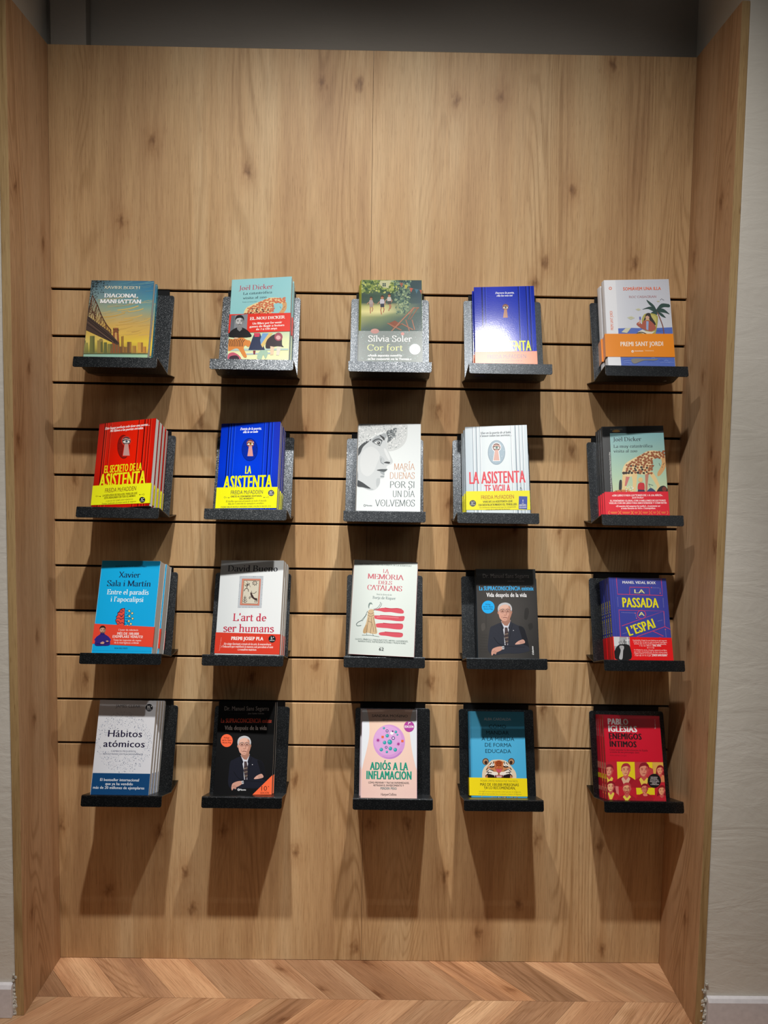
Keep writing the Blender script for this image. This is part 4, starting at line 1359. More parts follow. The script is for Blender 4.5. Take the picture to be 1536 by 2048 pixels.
def cover_island():
    s = sheet_for('A5')
    s.grad([(0, '#eceef4', '#d4d8e2', '#ccd0dc', '#c8ccd8'), (.52, '#eceef4', '#dadee8', '#d6dae4', '#d2d6e0'), (1, '#eceef4', '#dadee8', '#d6dae4', '#d2d6e0')])
    # sea
    sea = [(528, 690), (700, 684), (900, 690), (1198, 676), (1237, 1204), (575, 1206)]
    s.poly(sea, '#5470c4')
    rnd = random.Random(3)
    for k in range(60):
        y = rnd.uniform(700, 1180)
        x = rnd.uniform(545 + (y - 690) * .08, 1120)
        ln = rnd.uniform(40, 130)
        s.line([(x, y), (x + ln / 2, y - 7), (x + ln, y)], 5, rnd.choice(['#7c94dc', '#4058ac', '#8ca4e4']), True)
    s.poly([(356, 98), (497, 92), (535, 780), (570, 1206), (413, 1210)], '#eef0f5')
    s.ring(435, 200, 15, 8, '#e8703a', 20)
    s.text('PREMI SANT JORDI', (474, 712), (460, 478), 34, '#e8703a', weight=0.02)
    s.text('SOMIÀVEM UNA ILLA', (592, 222), (1057, 220), 44, '#ee6a35', weight=0.03)
    s.text('ROC CASAGRAN', (662, 316), (1000, 314), 30, '#b8868a', 'serif')
    # palm
    s.line([(1003, 470), (1045, 570), (1080, 670), (1095, 770)], 13, '#6a3c38', True)
    s.line([(1008, 480), (1048, 575), (1082, 675), (1097, 770)], 4, '#a86a5c', True)
    for pts in ([(1000, 465), (960, 400), (880, 340), (910, 395), (975, 450)], [(1000, 470), (930, 425), (830, 458), (900, 452), (960, 480)], [(1000, 462), (1060, 390), (1155, 395), (1160, 430), (1090, 430), (1030, 460)],
                [(1005, 465), (1080, 450), (1160, 515), (1110, 500), (1050, 490)], [(1000, 475), (950, 490), (920, 520), (960, 515), (1005, 525), (1010, 490)], [(1010, 475), (1070, 510), (1115, 560), (1060, 540), (1020, 500)]):
        s.blob(pts, '#2a4a44')
        s.line([pts[0], pts[1], pts[2]], 4, '#16302c', True)
    s.lines([(1045, 345, 1065, 325, 1075, 335, 1095, 345)], 5, '#6a7078')
    # drifting pages
    for x, y, a in ((778, 458, 1), (688, 560, 1.4), (1022, 358, .6)):
        s.poly([(x - 34 * a, y - 2), (x + 4, y - 14 * a), (x + 34 * a, y + 2), (x - 2, y + 18 * a)], '#cfcfb0')
        s.line([(x - 14 * a, y), (x + 14 * a, y + 2)], 4, '#a8a888')
    s.poly([(570, 738), (620, 690), (690, 684), (640, 748)], '#d8d6b8')
    # reader in a wicker chair
    s.blob([(820, 600), (850, 520), (920, 505), (1000, 525), (1020, 580), (985, 770), (940, 780), (850, 700)], '#b0a850')
    s.blob([(838, 600), (862, 535), (920, 520), (985, 540), (1000, 590), (970, 700), (860, 690)], '#c8c070')
    s.blob([(862, 540), (880, 508), (920, 505), (940, 550), (985, 620), (990, 650), (950, 650), (925, 610), (905, 570), (870, 580), (835, 620)], '#2e2422')
    s.ell(890, 555, 24, 32, '#d8a890', 16)
    s.blob([(866, 545), (882, 518), (905, 520), (915, 550), (890, 535)], '#2e2422')
    s.blob([(840, 600), (880, 590), (930, 600), (985, 660), (990, 700), (930, 730), (860, 710), (800, 680), (755, 640), (790, 610), (820, 640)], '#b05a48')
    s.poly([(875, 600), (905, 605), (900, 715), (875, 705)], '#9ab0d8')
    s.lines([(785, 635, 800, 600, 800, 575)], 15, '#d8a890')
    s.quad(788, 548, 812, 585, '#6a6cb0')
    s.poly([(770, 735), (830, 705), (870, 725), (940, 735), (985, 725), (930, 770), (800, 765)], '#e4e0d0')
    s.line([(745, 770), (790, 740), (850, 748), (900, 775)], 12, '#4a3a2a', True)
    s.blob([(760, 760), (800, 745), (860, 770), (800, 778)], '#8a7a40')
    s.blob([(690, 1075), (760, 1060), (900, 1070), (1020, 1065), (980, 1085), (850, 1085), (730, 1125)], '#8a867e')
    # orange band
    s.band(.602, .610, .852, .862, '#f7931c')
    s.text('PREMI SANT JORDI', (560, 916), (1083, 902), 60, '#fff6e8', weight=0.03)
    s.ell(707, 975, 15, 15, '#fff6e8', 16)
    s.ell(707, 977, 6, 6, '#f7931c', 10)
    s.text('òmnium', (732, 978), (838, 972), 14, '#fff6e8', weight=0.05)
    s.text('Univers', (862, 976), (966, 970), 18, '#ffe2b0', 'serif')
    b = make_book('A5', s, 0.0285, 'satin', hard=True, back='#e6e8ee')
    place_stack('A5', b, 2, ['white island and palm tree hardback with orange band, last shelf of the top row', 'rear copy of the palm tree hardback, its white spine showing at the left'], group='palm tree hardbacks', dx=[0, -.001])
cover_island()

def cover_red_door():
    s = maid_cover('B1', [(0, '#b81c10', '#d8200c', '#e8240c', '#c81c10'), (.5, '#c01808', '#e81c06', '#ee2006', '#d01808'), (1, '#98120a', '#c01408', '#c81808', '#a81408')],
                   ([(.095, .02), (.135, .012), (.21, .008), (.7, .014), (.8, .02), (.86, .012), (.905, .012)], '#5a0806', '#f03820'),
                   (785, 400, 55, '#c89a94', '#6a4a4a', '#8a96a0', '#e03020', (-35, 75, 78, 150), ('#8a1a14', '#5a0c0a', '#6a100c', '#a8281c', '#4a0a08')),
                   [('Este hogar perfecto solo tiene una norma…', (512, 246), (1082, 212), 30), ('No llames a las puertas cerradas.', (578, 280), (1002, 252), 29)], '#fff0ee',
                   [('EL SECRETO DE LA', (500, 805), (978, 782), 92), ('ASISTENTA', (432, 985), (1025, 962), 162)], '#ecec1c')
    s.band(.728, .748, .948, .972, '#ecec1c')
    s.text('FREIDA McFADDEN', (512, 1056), (908, 1042), 52, '#7a4a18', weight=0.01)
    s.text('LA EXPLOSIVA SECUELA DEL THRILLER QUE', (482, 1106), (925, 1090), 24, '#5a4a10', 'bold')
    s.text('ESTÁ ARRASANDO EN TODO EL MUNDO', (502, 1138), (902, 1122), 24, '#5a4a10', 'bold')
    s.text('+2.000.000 DE EJEMPLARES VENDIDOS.', (520, 1175), (872, 1162), 18, '#6a5a14', 'serif')
    s.text('Premio Goodreads a la mejor novela de suspense', (472, 1206), (910, 1192), 20, '#4a3c0c', 'serif')
    old_key(s, 458, 1112, 62, '#5a4210', -1)
    old_key(s, 950, 1090, 66, '#5a4210', 1)
    edition_disc(s, 990, 1155, 38, '#1a1a16', '4.ª', 'edición')
    b = make_book('B1', s, 0.0156, 'gloss', back='#a01c20')
    place_stack('B1', b, 4, stack_labels('glossy red keyhole novel with yellow band, front of its stack below the bridge novel', 'red keyhole novel', 4, 'in its fanned stack'), group='red keyhole novels', dx=[0, .001, .002, .003])
cover_red_door()

def cover_blue_door():
    s = maid_cover('B2', [(0, '#0430b8', '#0838d0', '#0838cc', '#2434b0'), (.5, '#0434cc', '#0640e0', '#063cdc', '#1c38c0'), (1, '#022898', '#0434c4', '#0434c0', '#0a2ca0')],
                   ([(.12, .02), (.165, .014), (.225, .008), (.73, .01), (.8, .02), (.865, .012)], '#04186c', '#2258f0'),
                   (708, 400, 48, '#d89a94', '#8a4a48', '#a8802c', None, (-8, 80, 100, 145), ('#0a2ca4', '#051c78', '#082490', '#0c34b8', '#04145c')),
                   [('Detrás de la puerta,', (578, 230), (850, 222), 32), ('ella lo ve todo', (614, 268), (806, 262), 30)], '#f2f4ff',
                   [('LA', (640, 788), (718, 786), 100), ('ASISTENTA', (358, 985), (985, 978), 172)], '#ecf00c')
    s.band(.728, .738, .958, .968, '#f0ee0c')
    s.text('FREIDA McFADDEN', (458, 1054), (868, 1046), 50, '#4a4c44', weight=0.01)
    s.text('ÚNETE AL FENÓMENO EDITORIAL', (456, 1090), (860, 1086), 22, '#5a5a30', 'bold')
    s.text('DEL MOMENTO', (566, 1118), (750, 1116), 21, '#5a5a30', 'bold')
    s.text('El thriller que está arrasando en todo el mundo', (396, 1150), (915, 1148), 24, '#4a4a28', 'serif')
    s.text('Más de 15.000.000 de ejemplares vendidos', (424, 1182), (882, 1180), 24, '#4a4a28', 'serif')
    s.text('PREMIO MEJOR NOVELA INTERNACIONAL VALENCIA NEGRA 2024', (330, 1220), (972, 1218), 20, '#4a4a28', 'serif')
    old_key(s, 440, 1096, 68, '#5a5a30', -1)
    old_key(s, 878, 1092, 68, '#5a5a30', 1)
    edition_disc(s, 975, 1036, 40, '#4c4e5a', '15.ª', 'edición')
    b = make_book('B2', s, 0.0138, 'gloss', back='#0a2cb0')
    place_stack('B2', b, 4, stack_labels('blue keyhole novel with bright yellow band, front of its stack', 'blue keyhole novel with yellow band', 4, 'in its stack'), group='blue keyhole novels with yellow bands', dx=[0, .001, .003, .004])
cover_blue_door()

def cover_profile():
    s = sheet_for('B3')
    s.tone = 0.73          # inks dimmed so this white cover does not clip under the spots
    s.grad([(0, '#e9eff0', '#f0f5f5', '#eef4f5'), (.5, '#e9eff0', '#eff5f5', '#edf4f5'), (1, '#e6edee', '#ecf2f3', '#ecf3f4')])
    # face in profile, looking right
    s.blob([(356, 540), (370, 450), (450, 370), (560, 320), (720, 262), (726, 330), (730, 400), (742, 480), (775, 560), (803, 622), (790, 660), (742, 682), (722, 706), (736, 734), (712, 766), (690, 786),
            (700, 820), (684, 845), (645, 852), (640, 905), (618, 955), (580, 990), (535, 1002), (478, 985), (420, 960), (350, 952), (345, 800)], '#d3d8da', 5)
    for col, pts in (('#dfe3e4', [(420, 500), (520, 440), (600, 480), (640, 560), (600, 660), (560, 760), (480, 820), (400, 760), (385, 620)]),
                     ('#bcc2c5', [(352, 880), (420, 900), (500, 960), (560, 990), (500, 998), (420, 968), (352, 955)]),
                     ('#c3c9cc', [(640, 560), (690, 590), (700, 640), (670, 660), (640, 620)]),
                     ('#c0c6c9', [(600, 850), (640, 852), (632, 920), (600, 960), (590, 900)]),
                     ('#aab0b4', [(560, 330), (700, 270), (722, 330), (640, 330), (590, 380), (540, 380)]),
                     ('#e6eaeb', [(690, 470), (722, 480), (770, 590), (760, 620), (720, 560)])):
        s.blob(pts, col)
    s.blob([(352, 560), (356, 470), (420, 400), (500, 352), (530, 350), (470, 400), (420, 450), (390, 520)], '#3c4246')
    s.blob([(345, 870), (400, 890), (460, 930), (520, 975), (480, 975), (420, 960), (346, 945)], '#33393d')
    s.blob([(345, 720), (360, 800), (352, 900), (344, 900)], '#7a8286')
    # hat with its turned-up brim
    s.blob([(366, 200), (420, 165), (600, 152), (800, 152), (980, 156), (992, 230), (985, 330), (940, 420), (850, 480), (745, 496), (722, 420), (735, 380), (725, 250), (620, 268), (530, 318), (430, 380), (362, 430)], '#d9dddd')
    s.blob([(722, 248), (790, 215), (860, 205), (830, 290), (790, 350), (735, 390), (740, 330)], '#5c6468')
    s.specks(lambda x, y: y < 430 - (x - 362) * .47 or (x > 740 and (x - 740) ** 2 / 250 ** 2 + (y - 160) ** 2 / 330 ** 2 < 1 and y > 150), 900, 3, 10, ['#ffffff', '#b4babc', '#c6cbcc', '#eef0f0', '#9aa2a4'], 12, (366, 158, 985, 490), 5)
    s.specks(lambda x, y: True, 60, 4, 9, ['#8a9296', '#3c4448', '#aab2b4'], 2, (745, 225, 840, 330), 5)
    # eye, brow, nostril, lips
    s.blob([(632, 288), (660, 300), (700, 330), (692, 362), (660, 325)], '#2c3032')
    s.blob([(545, 385), (590, 352), (640, 348), (670, 372), (640, 425), (600, 410)], '#868d91')
    s.blob([(570, 392), (610, 368), (650, 372), (640, 410), (605, 412)], '#e8ecec')
    s.ell(622, 392, 22, 20, '#34393c', 16)
    s.ell(616, 386, 6, 6, '#ffffff', 8)
    s.line([(545, 380), (580, 352), (630, 342), (672, 368)], 12, '#22262a', True)
    s.line([(570, 398), (610, 416), (645, 432)], 6, '#565c60', True)
    s.blob([(690, 648), (720, 632), (768, 640), (758, 658), (720, 654)], '#33383c')
    s.line([(655, 590), (652, 640), (690, 664)], 7, '#8a9195', True)
    s.blob([(600, 742), (640, 730), (680, 728), (735, 730), (712, 752), (690, 766), (650, 758)], '#5c6468')
    s.line([(602, 744), (660, 742), (722, 748)], 6, '#22262a', True)
    s.blob([(640, 765), (690, 768), (698, 800), (680, 800)], '#aab1b5')
    s.ell(668, 822, 26, 9, '#9aa2a6', 12)
    o = '#d4976c'
    k = '#4a5a5c'
    s.text('MARÍA', (822, 738), (1084, 738), 86, o, 'deco')
    s.text('DUEÑAS', (768, 852), (1082, 852), 86, o, 'deco')
    s.text('POR SI', (770, 968), (1078, 968), 86, k, 'deco')
    s.text('UN DÍA', (806, 1086), (1082, 1086), 84, k, 'deco')
    s.text('VOLVEMOS', (578, 1204), (1084, 1204), 86, k, 'deco')
    for x, y in ((872, 925), (672, 1160), (988, 1160)):
        s.ell(x, y, 6, 6, k, 8)
    s.ring(443, 1194, 12, 5, k, 14)
    s.text('Planeta', (462, 1203), (538, 1203), 18, k, weight=0.02)
    b = make_book('B3', s, 0.0355, 'matte', hard=True, back='#e9eeee')
    place_stack('B3', b, 2, ['white hardback with a grey profile of a person in a knitted hat', 'rear copy of the knitted hat hardback, standing directly behind the front one'], group='knitted hat hardbacks')
cover_profile()

def cover_white_door():
    s = maid_cover('B4', [(0, '#c4d2dc', '#dce6ea', '#dfe9ec', '#c8d6de'), (.5, '#c2d2de', '#e2ecf0', '#e4eef2', '#ccdae2'), (1, '#b8c8d4', '#d8e4ea', '#dae6ea', '#bccad4')],
                   ([(.115, .012), (.17, .018), (.235, .007), (.735, .007), (.8, .022), (.865, .012), (.92, .01)], '#8496a4', '#f4fafc'),
                   (724, 384, 50, '#dcaa9c', '#7a3c2c', '#5c8a7c', '#f2f6f8', (0, 68, 108, 155), ('#9cb4c4', '#6a8294', '#b8ccd8', '#7c98ac', '#dce8ee')),
                   [('Vive en la puerta de al lado.', (520, 216), (910, 206), 30), ('Conoce todos tus secretos…', (514, 252), (920, 242), 30)], '#3a4a58',
                   [('LA ASISTENTA', (376, 855), (1096, 836), 160), ('TE VIGILA', (572, 972), (904, 962), 108)], '#e2203c')
    s.specks(lambda x, y: 1022 < x < 1050, 16, 4, 9, ['#5a6a78', '#44545f'], 4, (1024, 900, 1050, 960), 4)
    s.band(.735, .745, .942, .956, '#f2ea0a')
    s.text('FREIDA McFADDEN', (528, 1050), (948, 1046), 52, '#b8641c', weight=0.01)
    s.text('VUELVE LA ASISTENTA QUE', (548, 1094), (932, 1090), 25, '#4a4418', 'bold')
    s.text('HA REVOLUCIONADO EL THRILLER', (494, 1136), (986, 1130), 27, '#4a4418', 'bold')
    s.text('Un fenómeno internacional que ha conquistado', (506, 1164), (974, 1160), 19, '#7a6a18', 'serif')
    s.text('a más de 15.000.000 de lectores', (588, 1190), (896, 1188), 19, '#7a6a18', 'serif')
    s.tone = 0.84
    edition_disc(s, 420, 1104, 42, '#4a4c50', '2.ª', 'edición')
    s.poly([(1010, 1012), (1118, 1016), (1116, 1182), (1006, 1176)], '#3c50a8')
    keyhole_eye(s, 1062, 1062, 6, '#e8e8f8', '#e8e8f8', '#3c50a8')
    s.text('LA', (1050, 1108), (1072, 1108), 14, '#e8e8e0', weight=0.04)
    s.text('ASISTENTA', (1014, 1138), (1106, 1140), 24, '#e8e8e0', weight=0.04)
    s.text('FREIDA McFADDEN', (1014, 1162), (1108, 1164), 16, '#e8e8f4', weight=0.03)
    b = make_book('B4', s, 0.0212, 'satin', back='#c4d0d8')
    place_stack('B4', b, 3, stack_labels('white door keyhole novel with red title and yellow band, front of its stack', 'white door keyhole novel', 3, 'in its stack'), group='white door keyhole novels', dx=[0, -.0015, -.003])
cover_white_door()

def cover_zoo_spanish():
    s = sheet_for('B5')
    s.grad([(0, '#14181c', '#14181c'), (1, '#16191e', '#16191e')])
    q = [(430, 228), (1090, 222), (1165, 1268), (490, 1268)]
    top = ['#8cc0c4', '#8cc0c4']
    s.put([s.P(q[0]), s.P(q[1]), s.P((1128, 760)), s.P((452, 760)), s.P(q[2]), s.P(q[3])], [(0, 1, 2, 3), (3, 2, 4, 5)], ['#86bcc2', '#84bac0', '#b4d0b0', '#b0ceb0', '#e4dca0', '#e0d89c'])
    s.text('ALFAGUARA', (432, 190), (586, 186), 20, '#6a6458', 'didot')
    s.blob([(456, 205), (480, 190), (510, 182), (540, 190), (556, 205), (520, 215), (480, 214)], '#8a6428')
    s.text('Joël Dicker', (466, 328), (818, 322), 56, '#1c2c3a', 'serif')
    s.text('La muy catastrófica', (474, 408), (955, 400), 42, '#1c2c3a', 'serif')
    s.text('visita al zoo', (474, 466), (766, 460), 40, '#1c2c3a', 'serif')
    s.text('Traducción de María Teresa Gallego Urrutia y Amaya García Gallego', (455, 950), (432, 458), 15, '#e8e8e4', 'serif')
    giraffe(s, lambda a, b: (580 + a * 520, 445 + b * 440), '#9c5428', '#ecd09a', '#24140e', '#e8c88c', True)
    s.blob([(545, 815), (575, 810), (572, 920), (540, 925)], '#141416')
    s.ell(806, 800, 28, 30, '#e4c080', 16)
    s.blob([(782, 845), (820, 835), (852, 850), (850, 930), (780, 925), (770, 890)], '#c8202c')
    s.poly([(775, 920), (855, 925), (865, 960), (765, 960)], '#1c2848')
    s.lines([(905, 850, 960, 870), (905, 850, 940, 920)], 4, '#4a6a70')
    s.blob([(885, 940), (930, 900), (980, 930), (990, 960), (880, 960)], '#2c4068')
    s.blob([(1000, 950), (1040, 890), (1090, 872), (1128, 900), (1142, 960), (1000, 960)], '#1c1210')
    s.ell(1098, 915, 28, 30, '#7a3020', 14)
    s.blob([(475, 945), (540, 925), (640, 925), (700, 940), (640, 960), (480, 960)], '#c87038')
    s.lines([(500, 930, 520, 955), (560, 926, 575, 955), (620, 926, 630, 955)], 6, '#2a1a12')
    s.specks(lambda x, y: True, 40, 4, 10, ['#f0e0a0', '#ffffff', '#e8c878'], 5, (620, 880, 720, 950), 5)
    s.band(.724, .724, 1.0, 1.0, '#e21f34')
    c = '#ffe6e6'
    s.text('«UN LIBRO PARA LECTORES DE 7 A 120 AÑOS».', (455, 1004), (1080, 1002), 24, c, 'bold')
    s.text('Joël Dicker', (700, 1030), (845, 1028), 19, c, 'bold')
    s.text('EL FENÓMENO GLOBAL CON 22 MILLONES DE LECTORES', (430, 1068), (1115, 1066), 21, c, 'bold')
    s.text('VUELVE CON UN LIBRO PARA EMOCIONARSE Y COMPARTIR', (418, 1096), (1130, 1096), 21, c, 'bold')
    s.text('«El maestro del suspense ha vuelto […] y promete ser', (502, 1134), (1050, 1132), 21, c, 'bold')
    s.text('el éxito literario de 2025». Cosmopolitan', (566, 1160), (988, 1160), 20, c, 'bold')
    for x0, x1 in ((412, 545), (555, 700), (706, 796), (806, 922), (934, 1022), (1034, 1142)):
        s.line([(x0 + 12, 1182), (x0, 1205), (x0 + 14, 1228)], 4, '#f0b048', True)
        s.line([(x1 - 12, 1182), (x1, 1205), (x1 - 14, 1228)], 4, '#f0b048', True)
        s.lines([(x0 + 24, 1198, x1 - 24, 1198), (x0 + 32, 1212, x1 - 32, 1212)], 4, '#f0b048')
    b_t = 0.0120
    spine_text(s, 'Joël Dicker', b_t * .2, .12, .19, .006, '#8a8070', 'serif')
    b = make_book('B5', s, b_t, 'satin', back='#15181c')
    place_stack('B5', b, 4, stack_labels('black-framed giraffe novel with crimson band, front of its stack beside the right side board', 'black-framed giraffe novel', 4, 'in its stack, dark spine showing'), group='black-framed giraffe novels', dx=[0, -.001, -.002, -.003])
cover_zoo_spanish()

def cover_brain():
    s = sheet_for('C1')
    s.grad([(0, '#08a8dc', '#06a4d8', '#0598cc'), (.1, '#06b0ea', '#06b2ee', '#06aee8'), (1, '#08b0ee', '#06b0f0', '#08aeee')])
    s.text('Autor de l’èxit De la sabana a Mart', (572, 158), (978, 162), 22, '#0e3a5c', 'ital')
    s.text('Xavier', (622, 292), (895, 294), 74, '#101e44', 'serif')
    s.text('Sala i Martín', (470, 402), (1028, 408), 74, '#101e44', 'serif')
    s.text('Entre el paradís', (470, 508), (1004, 512), 62, '#f4fcff', 'serif')
    s.text('i l’apocalipsi', (515, 600), (935, 604), 62, '#f4fcff', 'serif')
    # half brain, half circuit
    br = [(702, 690), (690, 684), (660, 688), (640, 702), (628, 725), (606, 742), (606, 770), (586, 795), (592, 815), (578, 838), (588, 870), (600, 890), (596, 915), (690, 915), (698, 800)]
    s.blob(br, '#14284a')
    s.blob([(696, 698), (662, 696), (645, 710), (634, 735), (614, 750), (612, 775), (594, 800), (600, 816), (586, 840), (596, 866), (606, 888), (604, 912), (682, 912), (690, 800)], '#f0503e')
    for p in ([(634, 738), (655, 735), (668, 748)], [(618, 770), (645, 775), (650, 795), (690, 760)], [(600, 815), (630, 812), (645, 830)], [(645, 830), (690, 810)], [(592, 850), (620, 852), (640, 880)],
              [(640, 880), (670, 870), (688, 885)], [(660, 700), (668, 720), (690, 722)], [(610, 890), (630, 885)], [(650, 795), (670, 790)]):
        s.line(p, 8, '#14284a', True)
    for p, e in (([(710, 720), (745, 720)], (758, 720)), ([(706, 790), (730, 785), (755, 752), (780, 750)], (795, 750)), ([(735, 788), (748, 787)], (760, 787)), ([(702, 818), (785, 818)], (800, 818)),
                 ([(700, 848), (722, 850), (742, 885), (765, 886)], (778, 886)), ([(725, 848), (738, 850)], (752, 850)), ([(712, 748), (730, 748)], None), ([(695, 886), (715, 888)], None), ([(715, 918), (725, 918)], (735, 910))):
        s.line(p, 6, '#14284a')
        if e:
            s.ell(*e, 17, 17, '#14284a', 16)
            s.ell(*e, 12, 12, '#f6e29a', 16)
    s.text('ROSA DELS VENTS', (570, 1205), (735, 1209), 18, '#0e3a5c', weight=0.02)
    s.rect(0, .972, 1, .974, '#0898cc')
    s.band(.69, .716, .902, .928, '#ee4a34')
    bust(s, 418, 968, 50, '#d0a088', '#a87860', '#2a2020', '#241818', cloth='#3a2a8c', beard='#8a6858')
    s.blob([(322, 1160), (330, 1080), (370, 1030), (410, 1010), (450, 1020), (490, 1060), (515, 1120), (500, 1160), (420, 1166)], '#34267e')
    s.poly([(392, 1000), (440, 1004), (448, 1030), (384, 1028)], '#2c2070')
    s.line([(340, 1140), (420, 1145), (500, 1120)], 10, '#221858', True)
    s.blob([(388, 1130), (420, 1112), (440, 1125), (430, 1142), (400, 1142)], '#d0a088')
    s.blob([(460, 1105), (480, 1098), (495, 1110), (475, 1118)], '#d0a088')
    c = '#fff2ee'
    s.text('L’autor de referència', (622, 972), (872, 976), 22, c)
    s.text('MÉS DE 100.000', (604, 1020), (880, 1034), 31, c, weight=0.03)
    s.text('EXEMPLARS VENUTS!', (545, 1060), (930, 1072), 31, c, weight=0.03)
    s.text('Totes les respostes als reptes', (555, 1098), (910, 1114), 23, c)
    s.text('de la intel·ligència artificial.', (566, 1132), (882, 1146), 23, c)
    b = make_book('C1', s, 0.0405, 'satin', back='#f0f0ee', spine='#0aa8e0')
    place_stack('C1', b, 2, ['bright cyan paperback with half-brain drawing and red-orange band, left end of the third row', 'rear thick copy of the cyan brain book, its grey pages showing at the right'], group='cyan brain books', dx=[0, .004])
cover_brain()

def cover_art():
    s = sheet_for('C2')
    s.tone = 0.9
    s.grad([(0, '#e2e7e9', '#edf1f2', '#eaeeef'), (1, '#e0e6e8', '#eef2f3', '#ebeff0')])
    s.text('David Bueno', (416, 212), (1056, 218), 78, '#272c3c', 'serif')
    fr = [(572, 270), (876, 272), (852, 684), (545, 682)]
    s.poly(fr, '#c2c8ce')
    rnd = random.Random(2)
    for k in range(46):
        t = rnd.random()
        sd = rnd.randrange(4)
        a, b = fr[sd], fr[(sd + 1) % 4]
        x, y = a[0] + (b[0] - a[0]) * t, a[1] + (b[1] - a[1]) * t
        s.ell(x + (710 - x) * .05, y + (477 - y) * .05, 4, 4, rnd.choice(['#98a0a8', '#dfe4e8', '#8a929a']), 6)
    s.poly([(604, 308), (844, 310), (822, 650), (576, 644)], '#cf6f55')
    s.poly([(612, 318), (836, 320), (815, 640), (586, 634)], '#e69a80')
    s.poly([(622, 326), (830, 328), (808, 634), (598, 628)], '#8a6a58')
    s.poly([(630, 334), (822, 336), (802, 628), (606, 622)], '#d9d2bf')
    k = '#3a2626'
    s.ring(766, 364, 22, 6, k, 18)
    s.ring(766, 364, 9, 4, '#8a5a3a', 12, 20, 330)
    for a in range(0, 360, 45):
        s.line([(766 + 24 * cos(radians(a)), 364 + 24 * sin(radians(a))), (766 + 36 * cos(radians(a + 12)), 364 + 36 * sin(radians(a + 12)))], 6, k)
    s.ell(668, 380, 10, 11, k, 10)
    s.lines([(668, 392, 664, 430), (664, 430, 640, 440, 628, 468), (664, 430, 682, 445, 684, 474), (668, 398, 648, 400, 640, 388), (668, 398, 690, 382, 700, 365)], 8, k)
    s.line([(660, 335), (712, 415)], 4, k)
    s.ring(636, 374, 11, 4, '#c0a060', 14, ry=15)
    s.line([(640, 525), (636, 610)], 6, k)
    for y, r in ((555, 14), (580, 22), (604, 28)):
        s.line([(640 - r, y - 16), (640 - r * .5, y + 2), (639, y + 6), (640 + r * .5, y + 2), (640 + r, y - 16)], 6, k, True)
    s.blob([(708, 490), (722, 486), (735, 510), (760, 550), (795, 560), (792, 585), (770, 580), (745, 565), (720, 540)], k)
    s.lines([(722, 488, 724, 462), (724, 490, 760, 496, 788, 472), (716, 540, 700, 535, 690, 560), (720, 548, 704, 550, 698, 568), (770, 575, 764, 612), (784, 575, 782, 616), (790, 570, 800, 600)], 6, k)
    s.text('L’art de', (482, 848), (912, 850), 92, '#cc3450', 'serif')
    s.text('ser humans', (360, 988), (1010, 990), 92, '#cc3450', 'serif')
    s.band(.766, .778, .982, .986, '#e0402c')
    c = '#fff4f0'
    s.text('PREMI JOSEP PLA', (464, 1092), (875, 1098), 42, c, weight=0.06)
    s.text('Un viatge fascinant a través de les arts, la neurociència', (370, 1154), (975, 1160), 26, c, 'ital')
    s.text('i l’educació que redefineix la manera com percebem el món', (338, 1188), (1000, 1196), 26, c, 'ital')
    s.text('i a nosaltres mateixos.', (545, 1226), (788, 1230), 26, c, 'ital')
    edition_disc(s, 988, 1080, 46, '#17181c', '2.ª', 'edició')
    s.text('Fotografia de coberta', (318, 1228), (342, 1060), 9, '#f8c8bc')
    b = make_book('C2', s, 0.0206, 'satin', back='#e8ecec')
    place_stack('C2', b, 3, stack_labels('white paperback with framed cave painting and red band, front of its stack', 'white cave painting paperback', 3, 'in its stack'), group='white cave painting paperbacks', dx=[0, .0015, .003])
cover_art()

